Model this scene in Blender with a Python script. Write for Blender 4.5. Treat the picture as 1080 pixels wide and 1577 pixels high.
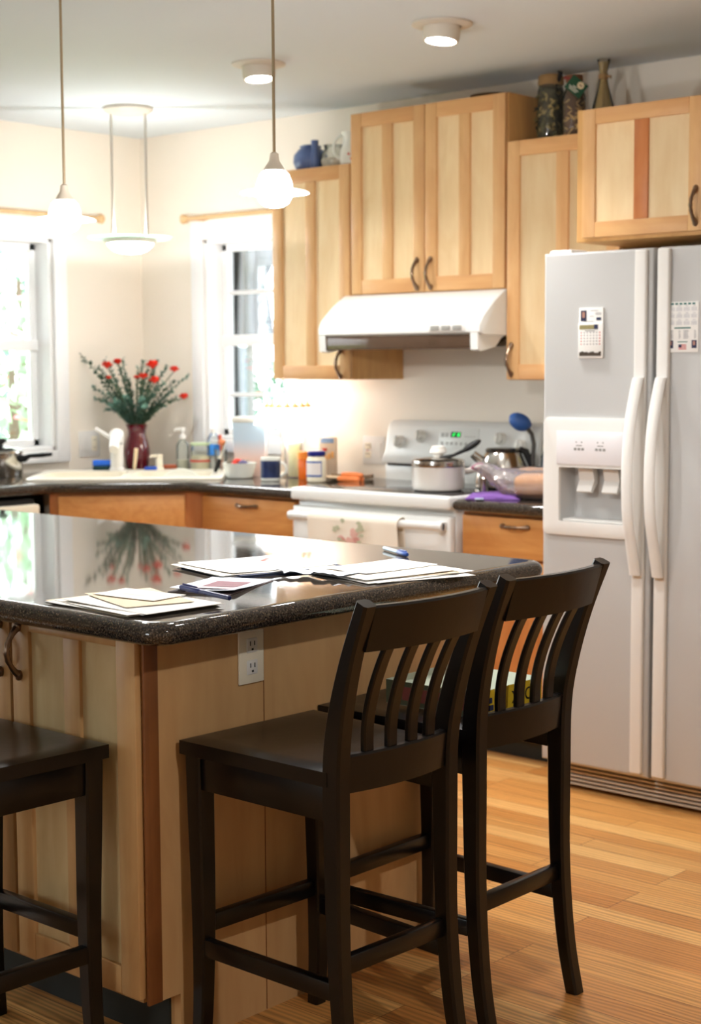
import bpy, bmesh, math, random
from mathutils import Vector, Matrix
random.seed(11)
S = bpy.context.scene
for _o in list(bpy.data.objects): bpy.data.objects.remove(_o)
COL = S.collection
PI = math.pi

# ------------------------------------------------------------------ camera, world, exposure
YAW, PITCH, ROLL = math.radians(41.539), math.radians(5.297), math.radians(-0.297)
cam = bpy.data.cameras.new('camera'); cam.sensor_fit = 'VERTICAL'; cam.sensor_height = 36
cam.lens = 2430.4 * 36 / 1577
cam.clip_start = .05; cam.clip_end = 200
cam.dof.use_dof = True; cam.dof.focus_distance = 3.15; cam.dof.aperture_fstop = 5.0
co = bpy.data.objects.new('camera', cam); COL.objects.link(co)
_F = Vector((-math.sin(YAW) * math.cos(PITCH), math.cos(YAW) * math.cos(PITCH), -math.sin(PITCH)))
_R = Vector((math.cos(YAW), math.sin(YAW), 0)); _U = _R.cross(_F)
_R2 = _R * math.cos(ROLL) + _U * math.sin(ROLL); _U2 = _U * math.cos(ROLL) - _R * math.sin(ROLL)
_M = Matrix((_R2, _U2, -_F)).transposed().to_4x4(); _M.translation = (4.2195, -5.1037, 1.4014)
co.matrix_world = _M
S.camera = co
S.view_settings.view_transform = 'Standard'; S.view_settings.look = 'None'
S.view_settings.gamma = 1; S.view_settings.use_curve_mapping = False
S.view_settings.exposure = 0.68
S.cycles.use_denoising = True
S.cycles.max_bounces = 8; S.cycles.diffuse_bounces = 5; S.cycles.transparent_max_bounces = 16
S.cycles.sample_clamp_indirect = 6

WORLD_STRENGTH = 6.5
w = bpy.data.worlds.new('world'); S.world = w; w.use_nodes = True
_bg = w.node_tree.nodes['Background']
_bg.inputs[0].default_value = (.90, .965, 1, 1); _bg.inputs[1].default_value = WORLD_STRENGTH

def portal(name, loc, rot, sx, sy):
    l = bpy.data.lights.new(name, 'AREA'); l.shape = 'RECTANGLE'; l.size = sx; l.size_y = sy
    l.cycles.is_portal = True
    o = bpy.data.objects.new(name, l); COL.objects.link(o); o.location = loc; o.rotation_euler = rot
    return o
portal('daylight_portal', (-1.72, -1.40, 1.50), (0, -PI / 2, 0), .98, 1.70)
portal('daylight_portal', (-.93, .08, 1.52), (-PI / 2, 0, 0), .54, .95)
portal('daylight_portal', (-1.72, -4.85, 1.40), (0, -PI / 2, 0), 1.4, 1.1)
portal('daylight_portal', (2.05, -7.08, 1.45), (PI / 2, 0, 0), 1.1, 1.1)

# ------------------------------------------------------------------ materials
def lin(c):
    return tuple(((x / 255) / 12.92 if x / 255 <= .04045 else ((x / 255 + .055) / 1.055) ** 2.4) for x in c)
def col(c):
    return (*lin(c), 1)
MATS = {}
def nodes(name):
    m = bpy.data.materials.new(name); m.use_nodes = True
    nt = m.node_tree; b = nt.nodes['Principled BSDF']
    return m, nt, b
def N(nt, t, **kw):
    n = nt.nodes.new(t)
    for k, v in kw.items(): setattr(n, k, v)
    return n
def mat(name, c, rough=.5, metal=0, spec=.5, coat=0, trans=0, ior=1.45, emit=None, es=0, bump=0, bscale=60, alpha=1, var=0):
    """plain procedural surface: base colour with a slight noise variation and optional bump"""
    if name in MATS: return MATS[name]
    m, nt, b = nodes(name)
    b.inputs['Base Color'].default_value = col(c)
    b.inputs['Roughness'].default_value = rough; b.inputs['Metallic'].default_value = metal
    b.inputs['Specular IOR Level'].default_value = spec; b.inputs['Coat Weight'].default_value = coat
    b.inputs['Transmission Weight'].default_value = trans; b.inputs['IOR'].default_value = ior
    b.inputs['Alpha'].default_value = alpha
    if emit:
        b.inputs['Emission Color'].default_value = col(emit); b.inputs['Emission Strength'].default_value = es
    if bump or var:
        tc = N(nt, 'ShaderNodeTexCoord'); no = N(nt, 'ShaderNodeTexNoise')
        no.inputs['Scale'].default_value = bscale; no.inputs['Detail'].default_value = 3
        nt.links.new(tc.outputs['Object'], no.inputs['Vector'])
        if bump:
            bp = N(nt, 'ShaderNodeBump'); bp.inputs['Strength'].default_value = bump; bp.inputs['Distance'].default_value = .004
            nt.links.new(no.outputs['Fac'], bp.inputs['Height']); nt.links.new(bp.outputs['Normal'], b.inputs['Normal'])
        if var:
            mx = N(nt, 'ShaderNodeMix', data_type='RGBA'); l = lin(c)
            mx.inputs[6].default_value = (*[x * (1 - var) for x in l], 1); mx.inputs[7].default_value = (*[min(1, x * (1 + var)) for x in l], 1)
            nt.links.new(no.outputs['Fac'], mx.inputs[0]); nt.links.new(mx.outputs[2], b.inputs['Base Color'])
    MATS[name] = m
    return m
def glassy(name, c, op=.15, rough=.03, bump=0):
    """thin clear or tinted glass / plastic film: lets light through and reflects by Fresnel"""
    if name in MATS: return MATS[name]
    m = bpy.data.materials.new(name); m.use_nodes = True; nt = m.node_tree; nt.nodes.clear()
    out = N(nt, 'ShaderNodeOutputMaterial'); tr = N(nt, 'ShaderNodeBsdfTransparent'); tr.inputs[0].default_value = (*[1 - op * (1 - x) * 1.5 if 1 - op * (1 - x) * 1.5 > 0 else 0 for x in lin(c)], 1)
    gl = N(nt, 'ShaderNodeBsdfGlossy'); gl.inputs['Roughness'].default_value = rough
    df = N(nt, 'ShaderNodeBsdfDiffuse'); df.inputs[0].default_value = col(c)
    if bump:
        tc = N(nt, 'ShaderNodeTexCoord'); no = N(nt, 'ShaderNodeTexNoise'); no.inputs['Scale'].default_value = 38; no.inputs['Distortion'].default_value = 1.5
        bp = N(nt, 'ShaderNodeBump'); bp.inputs['Strength'].default_value = bump; bp.inputs['Distance'].default_value = .02
        nt.links.new(tc.outputs['Object'], no.inputs['Vector']); nt.links.new(no.outputs['Fac'], bp.inputs['Height']); nt.links.new(bp.outputs['Normal'], gl.inputs['Normal'])
    m1 = N(nt, 'ShaderNodeMixShader'); m1.inputs[0].default_value = op
    nt.links.new(tr.outputs[0], m1.inputs[1]); nt.links.new(df.outputs[0], m1.inputs[2])
    fr = N(nt, 'ShaderNodeFresnel'); fr.inputs[0].default_value = 1.4
    m2 = N(nt, 'ShaderNodeMixShader'); nt.links.new(fr.outputs[0], m2.inputs[0])
    nt.links.new(m1.outputs[0], m2.inputs[1]); nt.links.new(gl.outputs[0], m2.inputs[2])
    nt.links.new(m2.outputs[0], out.inputs[0])
    MATS[name] = m
    return m
def frosted(name, c):
    """frosted glass: part clear, part scattering light through"""
    m = bpy.data.materials.new(name); m.use_nodes = True; nt = m.node_tree; nt.nodes.clear()
    out = N(nt, 'ShaderNodeOutputMaterial'); tr = N(nt, 'ShaderNodeBsdfTransparent'); tl = N(nt, 'ShaderNodeBsdfTranslucent'); df = N(nt, 'ShaderNodeBsdfDiffuse')
    for x in (tl, df, tr): x.inputs[0].default_value = col(c)
    a = N(nt, 'ShaderNodeMixShader'); b = N(nt, 'ShaderNodeMixShader'); a.inputs[0].default_value = .4; b.inputs[0].default_value = .45
    nt.links.new(tl.outputs[0], a.inputs[1]); nt.links.new(df.outputs[0], a.inputs[2]); nt.links.new(a.outputs[0], b.inputs[1]); nt.links.new(tr.outputs[0], b.inputs[2]); nt.links.new(b.outputs[0], out.inputs[0])
    return m
def wood(name, ca, cb, axis='Z', rough=.42, grain=1.0, var=.10, spec=.35):
    """wood with long grain along one axis, a broad cloudy figure and a per-object tone shift"""
    if name in MATS: return MATS[name]
    m, nt, b = nodes(name)
    tc = N(nt, 'ShaderNodeTexCoord'); oi = N(nt, 'ShaderNodeObjectInfo')
    ad = N(nt, 'ShaderNodeVectorMath', operation='ADD'); sc_ = N(nt, 'ShaderNodeVectorMath', operation='SCALE')
    cb3 = N(nt, 'ShaderNodeCombineXYZ')
    for i in range(3): nt.links.new(oi.outputs['Random'], cb3.inputs[i])
    nt.links.new(cb3.outputs[0], sc_.inputs[0]); sc_.inputs['Scale'].default_value = 9
    nt.links.new(tc.outputs['Object'], ad.inputs[0]); nt.links.new(sc_.outputs[0], ad.inputs[1])
    def noise(a, o, sc, det, dist):
        mp = N(nt, 'ShaderNodeMapping')
        mp.inputs['Scale'].default_value = [a if ax == axis else o for ax in 'XYZ']
        no = N(nt, 'ShaderNodeTexNoise'); no.inputs['Scale'].default_value = sc; no.inputs['Detail'].default_value = det
        no.inputs['Distortion'].default_value = dist
        nt.links.new(ad.outputs[0], mp.inputs[0]); nt.links.new(mp.outputs[0], no.inputs['Vector'])
        return no
    n1 = noise(2.2, 34 * grain, 1.0, 6, .8); n2 = noise(2.4, 6.5, 1.0, 3, 2.6)
    mp = N(nt, 'ShaderNodeMath', operation='MULTIPLY_ADD'); mp.inputs[1].default_value = .55
    nt.links.new(n1.outputs['Fac'], mp.inputs[0])
    m2 = N(nt, 'ShaderNodeMath', operation='MULTIPLY'); m2.inputs[1].default_value = .55
    nt.links.new(n2.outputs['Fac'], m2.inputs[0]); nt.links.new(m2.outputs[0], mp.inputs[2])
    rp = N(nt, 'ShaderNodeValToRGB'); rp.color_ramp.elements[0].position = .32; rp.color_ramp.elements[1].position = .80
    rp.color_ramp.elements[0].color = col(cb); rp.color_ramp.elements[1].color = col(ca)
    nt.links.new(mp.outputs[0], rp.inputs[0])
    hs = N(nt, 'ShaderNodeHueSaturation'); ma = N(nt, 'ShaderNodeMath', operation='MULTIPLY_ADD')
    ma.inputs[1].default_value = 2 * var; ma.inputs[2].default_value = 1 - var
    nt.links.new(oi.outputs['Random'], ma.inputs[0]); nt.links.new(ma.outputs[0], hs.inputs['Value'])
    nt.links.new(rp.outputs[0], hs.inputs['Color']); nt.links.new(hs.outputs[0], b.inputs['Base Color'])
    b.inputs['Roughness'].default_value = rough; b.inputs['Specular IOR Level'].default_value = spec
    MATS[name] = m
    return m
def floor_mat():
    m, nt, b = nodes('oak_floor')
    tc = N(nt, 'ShaderNodeTexCoord')
    br = N(nt, 'ShaderNodeTexBrick'); br.offset = .37; br.offset_frequency = 3
    br.inputs['Scale'].default_value = 1; br.inputs['Brick Width'].default_value = .95; br.inputs['Row Height'].default_value = .082
    br.inputs['Mortar Size'].default_value = .0009; br.inputs['Mortar Smooth'].default_value = .1
    br.inputs['Color1'].default_value = (0, 0, 0, 1); br.inputs['Color2'].default_value = (1, 1, 1, 1); br.inputs['Mortar'].default_value = (.5, .5, .5, 1)
    nt.links.new(tc.outputs['Object'], br.inputs['Vector'])
    sx = N(nt, 'ShaderNodeVectorMath', operation='SCALE'); sx.inputs['Scale'].default_value = 23
    nt.links.new(br.outputs['Color'], sx.inputs[0])
    ad = N(nt, 'ShaderNodeVectorMath', operation='ADD'); nt.links.new(tc.outputs['Object'], ad.inputs[0]); nt.links.new(sx.outputs[0], ad.inputs[1])
    def noise(s, det, dist):
        mp = N(nt, 'ShaderNodeMapping'); mp.inputs['Scale'].default_value = s
        no = N(nt, 'ShaderNodeTexNoise'); no.inputs['Scale'].default_value = 1; no.inputs['Detail'].default_value = det; no.inputs['Distortion'].default_value = dist
        nt.links.new(ad.outputs[0], mp.inputs[0]); nt.links.new(mp.outputs[0], no.inputs['Vector']); return no
    n1 = noise((3.2, 48, 20), 6, .9)
    mp = N(nt, 'ShaderNodeMapping'); mp.inputs['Scale'].default_value = (1.3, 9, 4)
    nt.links.new(ad.outputs[0], mp.inputs[0])
    wv = N(nt, 'ShaderNodeTexWave', wave_type='BANDS', bands_direction='Y'); wv.inputs['Scale'].default_value = 2.2
    wv.inputs['Distortion'].default_value = 9; wv.inputs['Detail'].default_value = 2; wv.inputs['Detail Scale'].default_value = .8
    nt.links.new(mp.outputs[0], wv.inputs['Vector'])
    a = N(nt, 'ShaderNodeMath', operation='MULTIPLY_ADD'); a.inputs[1].default_value = .55; nt.links.new(n1.outputs['Fac'], a.inputs[0])
    c_ = N(nt, 'ShaderNodeMath', operation='MULTIPLY'); c_.inputs[1].default_value = .40; nt.links.new(wv.outputs['Fac'], c_.inputs[0]); nt.links.new(c_.outputs[0], a.inputs[2])
    rp = N(nt, 'ShaderNodeValToRGB'); e = rp.color_ramp.elements
    e[0].position = .0; e[0].color = col((192, 126, 62)); e[1].position = 1; e[1].color = col((228, 176, 108)); x = e.new(.5); x.color = col((212, 152, 84))
    nt.links.new(br.outputs['Color'], rp.inputs[0])
    hs = N(nt, 'ShaderNodeHueSaturation'); v = N(nt, 'ShaderNodeMapRange'); v.inputs['From Min'].default_value = .22; v.inputs['From Max'].default_value = .66
    v.inputs['To Min'].default_value = .62; v.inputs['To Max'].default_value = 1.06
    nt.links.new(a.outputs[0], v.inputs['Value']); nt.links.new(v.outputs[0], hs.inputs['Value']); nt.links.new(rp.outputs[0], hs.inputs['Color'])
    mx = N(nt, 'ShaderNodeMix', data_type='RGBA'); mx.inputs[7].default_value = col((92, 52, 24))
    nt.links.new(br.outputs['Fac'], mx.inputs[0]); nt.links.new(hs.outputs[0], mx.inputs[6]); nt.links.new(mx.outputs[2], b.inputs['Base Color'])
    b.inputs['Roughness'].default_value = .33; b.inputs['Specular IOR Level'].default_value = .4
    return m
def counter_mat():
    m, nt, b = nodes('speckled_counter')
    tc = N(nt, 'ShaderNodeTexCoord')
    def n(s, d):
        no = N(nt, 'ShaderNodeTexNoise'); no.inputs['Scale'].default_value = s; no.inputs['Detail'].default_value = d
        nt.links.new(tc.outputs['Object'], no.inputs['Vector']); return no
    a = n(270, 2); rp = N(nt, 'ShaderNodeValToRGB'); e = rp.color_ramp.elements
    e[0].position = .36; e[0].color = col((26, 23, 21)); e[1].position = .80; e[1].color = col((150, 134, 114))
    x = e.new(.52); x.color = col((58, 51, 45)); x = e.new(.64); x.color = col((88, 78, 67))
    nt.links.new(a.outputs['Fac'], rp.inputs[0]); nt.links.new(rp.outputs[0], b.inputs['Base Color'])
    c_ = n(120, 2); rr = N(nt, 'ShaderNodeMapRange'); rr.inputs['To Min'].default_value = .02; rr.inputs['To Max'].default_value = .07
    nt.links.new(c_.outputs['Fac'], rr.inputs['Value']); nt.links.new(rr.outputs[0], b.inputs['Roughness'])
    b.inputs['Specular IOR Level'].default_value = .6
    return m

PANEL = wood('pale_maple_panel', (238, 213, 170), (224, 190, 142), 'Z', grain=.7)
STILE = wood('honey_maple_upright', (226, 182, 128), (208, 156, 104), 'Z')
RAIL = wood('honey_maple_crosspiece', (224, 176, 120), (204, 148, 96), 'X')
CASE = wood('maple_case', (214, 166, 104), (190, 140, 84), 'Z')
REDST = wood('reddish_maple', (206, 134, 78), (176, 98, 52), 'Z')
BASEH = wood('amber_maple_drawer', (236, 174, 104), (208, 138, 72), 'X')
BASEV = wood('amber_maple_upright', (206, 136, 76), (180, 108, 54), 'Z')
ENDP = wood('maple_end_veneer', (206, 166, 116), (188, 146, 98), 'Z', grain=.6)
ISLD = wood('maple_island_door', (208, 186, 140), (186, 156, 110), 'Z', grain=.6)
ISLS = wood('maple_island_frame', (204, 164, 112), (180, 134, 84), 'Z')
ISLT = wood('cherry_corner_strip', (146, 92, 50), (114, 68, 34), 'Z')
ESP = mat('espresso_lacquer', (13, 9, 8), .28, spec=.5, bump=.05, bscale=40, var=.15)
BRONZE = mat('antique_bronze', (134, 112, 94), .30, metal=.9, var=.25, bscale=90)
WALL = mat('cream_wall_paint', (238, 229, 215), .85, bump=.05, bscale=120)
CEIL = mat('ceiling_paint', (212, 219, 223), .9, bump=.04, bscale=90)
TRIM = mat('white_trim_paint', (240, 240, 240), .45, var=.01)
WHITE = mat('white_enamel', (226, 227, 224), .28, coat=.2, var=.01)
FRIDGE = mat('white_pebbled_steel', (186, 185, 183), .42, bump=.12, bscale=420, var=.01)
FPLAST = mat('white_plastic', (224, 221, 216), .4, var=.01)
CREAMP = mat('cream_plastic', (236, 226, 204), .4, var=.02)
BLACK = mat('black_plastic', (20, 20, 20), .4, var=.1)
DARK = mat('dark_recess', (24, 20, 18), .7, var=.1)
STEEL = mat('polished_steel', (196, 192, 186), .16, metal=1, var=.03)
TOE = mat('black_toe_kick', (30, 36, 34), .6, var=.1)
COUNTER = counter_mat()
GLASS = glassy('window_glass', (235, 245, 240), .02, 0)
CLEAR = glassy('clear_glass', (226, 236, 230), .14)
FILM = glassy('clear_plastic_film', (240, 232, 236), .20, .08, .5)

# ------------------------------------------------------------------ mesh helpers
class MB:
    def __init__(s): s.v = []; s.f = []; s.m = []; s.k = 0
    def add(s, vs, fs, M=None):
        o = len(s.v)
        for p in vs:
            p = Vector(p); s.v.append(M @ p if M else p)
        for f in fs: s.f.append([o + i for i in f]); s.m.append(s.k)
        return s
    def mk(s, k): s.k = k; return s
    def bm(s, b, M=None):
        b.verts.index_update()
        s.add([v.co.copy() for v in b.verts], [[v.index for v in f.verts] for f in b.faces], M); b.free(); return s
    def box(s, x0, x1, y0, y1, z0, z1, b=0, seg=2, M=None):
        bm = bmesh.new(); bmesh.ops.create_cube(bm, size=1)
        for v in bm.verts:
            v.co = ((x0 + x1) / 2 + v.co.x * (x1 - x0), (y0 + y1) / 2 + v.co.y * (y1 - y0), (z0 + z1) / 2 + v.co.z * (z1 - z0))
        if b:
            b = min(b, .49 * min(abs(x1 - x0), abs(y1 - y0), abs(z1 - z0)))
            bmesh.ops.bevel(bm, geom=bm.edges[:], offset=b, segments=seg, profile=.5, affect='EDGES')
        return s.bm(bm, M)
    def loft(s, rings, cap=True, closed=True, M=None):
        n = len(rings[0]); vs = [p for r in rings for p in r]; fs = []
        for i in range(len(rings) - 1):
            for j in range(n if closed else n - 1):
                a, b = i * n + j, i * n + (j + 1) % n
                fs.append([a, b, b + n, a + n])
        if cap and closed: fs.append(list(range(n))[::-1]); fs.append([len(vs) - n + j for j in range(n)])
        return s.add(vs, fs, M)
    def lathe(s, prof, c=(0, 0, 0), n=28, M=None, sx=1, sy=1):
        rings = [[(c[0] + r * sx * math.cos(2 * PI * j / n), c[1] + r * sy * math.sin(2 * PI * j / n), c[2] + z) for j in range(n)] for r, z in prof]
        return s.loft(rings, True, True, M)
    def tube(s, pts, r, n=10, M=None):
        P = [Vector(p) for p in pts]; rings = []; up = None
        for i, p in enumerate(P):
            t = (P[min(i + 1, len(P) - 1)] - P[max(i - 1, 0)]).normalized()
            if up is None: up = t.orthogonal().normalized()
            up = (up - t * up.dot(t)).normalized(); sd = t.cross(up); rr = r[i] if isinstance(r, (list, tuple)) else r
            rings.append([p + (up * math.cos(2 * PI * j / n) + sd * math.sin(2 * PI * j / n)) * rr for j in range(n)])
        return s.loft(rings, True, True, M)
    def prism(s, poly, a0, a1, ax='z', M=None):
        def P(u, v, a): return {'z': (u, v, a), 'x': (a, u, v), 'y': (u, a, v)}[ax]
        n = len(poly)
        return s.add([P(u, v, a0) for u, v in poly] + [P(u, v, a1) for u, v in poly],
                     [list(range(n))[::-1], [n + i for i in range(n)]] + [[i, (i + 1) % n, n + (i + 1) % n, n + i] for i in range(n)], M)
    def sphere(s, c, r, M=None, n=16, sc=(1, 1, 1)):
        bm = bmesh.new(); bmesh.ops.create_uvsphere(bm, u_segments=n, v_segments=n // 2 + 2, radius=r)
        for v in bm.verts: v.co = (c[0] + v.co.x * sc[0], c[1] + v.co.y * sc[1], c[2] + v.co.z * sc[2])
        return s.bm(bm, M)
    def quad(s, a, b, c, d): return s.add([a, b, c, d], [[0, 1, 2, 3]])
    def build(s, name, mats, parent=None, ang=34, flip=True):
        me = bpy.data.meshes.new(name)
        org = worldloc(parent) if parent else None
        if org is None:
            xs = [v.x for v in s.v]; ys = [v.y for v in s.v]; zs = [v.z for v in s.v]
            org = Vector(((min(xs) + max(xs)) / 2, (min(ys) + max(ys)) / 2, min(zs)))
        me.from_pydata([v - org for v in s.v], [], s.f)
        for m in (mats if isinstance(mats, (list, tuple)) else [mats]): me.materials.append(m)
        me.polygons.foreach_set('material_index', s.m)
        if flip:
            bm = bmesh.new(); bm.from_mesh(me); bmesh.ops.recalc_face_normals(bm, faces=bm.faces); bm.to_mesh(me); bm.free()
        me.polygons.foreach_set('use_smooth', [True] * len(me.polygons)); me.set_sharp_from_angle(angle=math.radians(ang))
        o = bpy.data.objects.new(name, me); COL.objects.link(o)
        if parent: o.parent = parent
        else: o.location = org
        return o
def worldloc(o):
    p = Vector((0, 0, 0))
    while o: p += o.location; o = o.parent
    return p
def tag(o, label=None, cat=None, group=None, kind=None):
    if label: o['label'] = label
    if cat: o['category'] = cat
    if group: o['group'] = group
    if kind: o['kind'] = kind
    return o
def thing(name, loc, label, cat, group=None):
    o = bpy.data.objects.new(name, None); o.empty_display_size = .1; COL.objects.link(o); o.location = loc
    return tag(o, label, cat, group)
def struct(o, label, cat): return tag(o, label, cat, None, 'structure')
def sroot(name, loc, label, cat):
    return struct(thing(name, loc, label, cat), label, cat)
def dup(root, loc, rz, label, group=None):
    def cp(o, par):
        c = o.copy(); COL.objects.link(c)
        if par: c.parent = par
        for ch in o.children: cp(ch, c)
        return c
    r = cp(root, None); r.location = loc; r.rotation_euler = (0, 0, rz); r['label'] = label
    if group: r['group'] = group
    return r
def RZ(x, y, z, a): return Matrix.Translation((x, y, z)) @ Matrix.Rotation(a, 4, 'Z')
def arc(p0, p1, bow, n=9):
    """points from p0 to p1 bowed along vector bow"""
    p0, p1, bow = Vector(p0), Vector(p1), Vector(bow)
    return [p0.lerp(p1, i / (n - 1)) + bow * (1 - (2 * i / (n - 1) - 1) ** 2) for i in range(n)]

# ------------------------------------------------------------------ structure
CZ = 2.49
XL = -1.643
struct(MB().box(XL - .2, 6.0, -7.2, .2, -.12, 0).build('floor', floor_mat()), 'honey oak strip floor running along the stove wall', 'floor')
struct(MB().box(XL - .2, 6.0, -7.2, .2, CZ, CZ + .12).build('ceiling', CEIL), 'pale grey painted ceiling with recessed lights', 'ceiling')
def wall(name, axis, pos, th, a0, a1, holes, label):
    """wall slab along axis with rectangular openings (a0,a1,z0,z1)"""
    b = MB(); cur = a0
    def seg(u0, u1, z0, z1):
        if axis == 'x': b.box(u0, u1, min(pos, pos + th), max(pos, pos + th), z0, z1)
        else: b.box(min(pos, pos + th), max(pos, pos + th), u0, u1, z0, z1)
    for h in sorted(holes):
        seg(cur, h[0], 0, CZ)
        if h[2] > 0: seg(h[0], h[1], 0, h[2])
        seg(h[0], h[1], h[3], CZ); cur = h[1]
    seg(cur, a1, 0, CZ)
    return struct(b.build(name, WALL), label, 'wall')
W2 = (-1.20, -.67, 1.06, 1.985)
W3 = (-5.4, -4.3, .70, 2.10)
W4 = (1.5, 2.6, .90, 2.00)
W1 = (-2.25, -.545, 1.02, 1.985)
wall('wall_back', 'x', 0, .16, XL - .16, 6.0, [W2], 'cream wall behind the stove and upper cabinets')
wall('wall_left', 'y', XL, -.16, -7.2, 0, [W1, W3], 'cream wall to the left with the bright sink window')
wall('wall_right', 'y', 5.6, .16, -7.2, 0, [], 'plain cream wall on the far right side')
wall('wall_front', 'x', -7.0, -.16, XL, 5.76, [W4], 'cream wall with an added fill-light window at the dining end behind the viewer')

def window(name, label, axis, h, face, inward, bars_v=(), bars_h=(), meeting=True, dep=.16):
    """window in opening h; face = room-side wall plane, inward = +1/-1 direction from the wall into the room"""
    a0, a1, z0, z1 = h
    root = sroot(name, ((a0 + a1) / 2, face, z0) if axis == 'x' else (face, (a0 + a1) / 2, z0), label, 'window')
    def B(b, u0, u1, d0, d1, zz0, zz1, bev=.003):
        lo, hi = sorted((face + inward * d0, face + inward * d1))
        if axis == 'x': b.box(u0, u1, lo, hi, zz0, zz1, bev)
        else: b.box(lo, hi, u0, u1, zz0, zz1, bev)
    c = MB(); cw = .073
    B(c, a0 - cw, a0, 0, .022, z0 - .055, z1 + cw); B(c, a1, a1 + cw, 0, .022, z0 - .055, z1 + cw); B(c, a0, a1, 0, .022, z1, z1 + cw)
    B(c, a0 - cw - .01, a1 + cw + .01, .0, .012, z1 + cw, z1 + cw + .015)
    B(c, a0, a1, 0, .022, z0 - .055, z0)
    c.build('casing', TRIM, root)
    j = MB(); t = .018
    B(j, a0, a0 + t, -dep, 0, z0, z1); B(j, a1 - t, a1, -dep, 0, z0, z1); B(j, a0, a1, -dep, 0, z1 - t, z1); B(j, a0, a1, -dep, 0, z0, z0 + t)
    j.build('jamb', TRIM, root)
    s = MB(); f = .032; d0, d1 = -.13, -.095
    i0, i1, k0, k1 = a0 + t, a1 - t, z0 + t, z1 - t
    B(s, i0, i0 + f, d0, d1, k0, k1); B(s, i1 - f, i1, d0, d1, k0, k1); B(s, i0, i1, d0, d1, k1 - f, k1); B(s, i0, i1, d0, d1, k0, k0 + f)
    if meeting: zm = (z0 + z1) / 2; B(s, i0, i1, d0 + .01, d1 + .012, zm - .025, zm + .025)
    sash = s.build('sash', TRIM, root)
    q = MB()
    for v in bars_v: B(q, v - .009, v + .009, d0 + .008, d1 - .008, k0, k1)
    for v in bars_h: B(q, i0, i1, d0 + .008, d1 - .008, v - .009, v + .009)
    if q.v: q.build('muntin', TRIM, sash)
    g = MB(); B(g, i0 + .01, i1 - .01, -.116, -.110, k0 + .01, k1 - .01, 0)
    g.build('pane', GLASS, sash)
    return root
window('window_1', 'wide bright white-framed window on the left wall beside the sink', 'y', W1, XL, 1, )
window('window_2', 'narrow white sash window on the back wall beside the upper cabinet', 'x', W2, 0, -1, bars_h=(1.744, 1.269))
window('window_3', 'white sash window on the left wall nearer the dining end', 'y', W3, XL, 1)
window('fill_window', 'unseen white window added at the dining end to let in fill daylight', 'x', W4, -7.0, 1, bars_v=(2.05,))  # unseen opening, added so fill daylight reaches the island from the front

# ------------------------------------------------------------------ cabinet builders
def pull(b, x, y, z, vert=True, L=.105, out=.03):
    """antique bow pull with bulbed feet, on a front facing -Y"""
    if vert: p0, p1 = (x, y, z - L / 2), (x, y, z + L / 2)
    else: p0, p1 = (x - L / 2, y, z), (x + L / 2, y, z)
    pts = arc(p0, p1, (0, -out, 0), 13)
    b.tube(pts, [.0085, .0075, .0062, .0055, .0072, .0055, .0078, .0055, .0072, .0055, .0062, .0075, .0085], 8)
    for p in (p0, p1): b.sphere(p, .0095, n=10, sc=(1, .9, 1.25) if vert else (1.25, .9, 1))
    return b
def shaker_door(root, x0, x1, y, z0, z1, hx=None, hz=None, mull=True, mats=None, mullmat=None, sw=.055, handle_vert=True, swb=None, swt=None):
    """frame-and-panel door, front face at y (towards -Y), parts: door > panel (two), handle"""
    st, rl, pn = mats or (STILE, RAIL, PANEL)
    t = .02; b = MB(); swb = swb or sw; swt = swt or sw
    b.mk(0); b.box(x0, x0 + sw, y, y + t, z0, z1, .003); b.box(x1 - sw, x1, y, y + t, z0, z1, .003)
    b.mk(1); b.box(x0 + sw, x1 - sw, y + .0005, y + t, z1 - swt, z1, .002); b.box(x0 + sw, x1 - sw, y + .0005, y + t, z0, z0 + swb, .002)
    xm = (x0 + x1) / 2; hw = .026
    if mull: b.mk(2); b.box(xm - hw, xm + hw, y + .0008, y + t, z0 + swb, z1 - swt, .002)
    d = b.build('door', [st, rl, mullmat or st], root)
    spans = [(x0 + sw, xm - hw), (xm + hw, x1 - sw)] if mull else [(x0 + sw, x1 - sw)]
    for a, c in spans:
        MB().box(a - .004, c + .004, y + .009, y + .015, z0 + swb - .004, z1 - swt + .004).build('panel', pn, d)
    if hx is not None: pull(MB(), hx, y - .004, hz, handle_vert).build('handle', BRONZE, d)
    return d
def upper(label, x0, x1, z0, z1, depth, doors, group='maple upper cabinets', frame=False):
    r = thing('upper_cabinet', ((x0 + x1) / 2, -depth / 2, z0), label, 'cabinet', group)
    b = MB().box(x0, x1, -depth + .02, -.001, z0, z1, .002)
    b.build('body', CASE, r)
    for kw in doors: shaker_door(r, y=-depth, **kw)
    return r
# tall pair over the hood
upper('tall two-door maple upper cabinet above the white range hood', .002, .760, 1.681, 2.394, .335,
      [dict(x0=.005, x1=.379, z0=1.684, z1=2.391, hx=.345, hz=1.752), dict(x0=.383, x1=.757, z0=1.684, z1=2.391, hx=.412, hz=1.752)])
upper('maple upper cabinet with blue pot on top beside the window', -.437, -.002, 1.345, 2.205, .335,
      [dict(x0=-.434, x1=-.005, z0=1.348, z1=2.202, hx=-.052, hz=1.41)])
upper('single-door maple upper cabinet with jars on top behind the refrigerator', .764, 1.252, 1.345, 2.215, .335,
      [dict(x0=.768, x1=1.249, z0=1.348, z1=2.212, hx=.792, hz=1.42)])
upper('deep maple cabinet above the white refrigerator', 1.256, 2.215, 1.806, 2.238, .634,
      [dict(x0=1.288, x1=1.733, z0=1.818, z1=2.234, hx=1.712, hz=1.895, mullmat=REDST, sw=.05), dict(x0=1.738, x1=2.183, z0=1.818, z1=2.234, hx=1.758, hz=1.895, sw=.05)])

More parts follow.
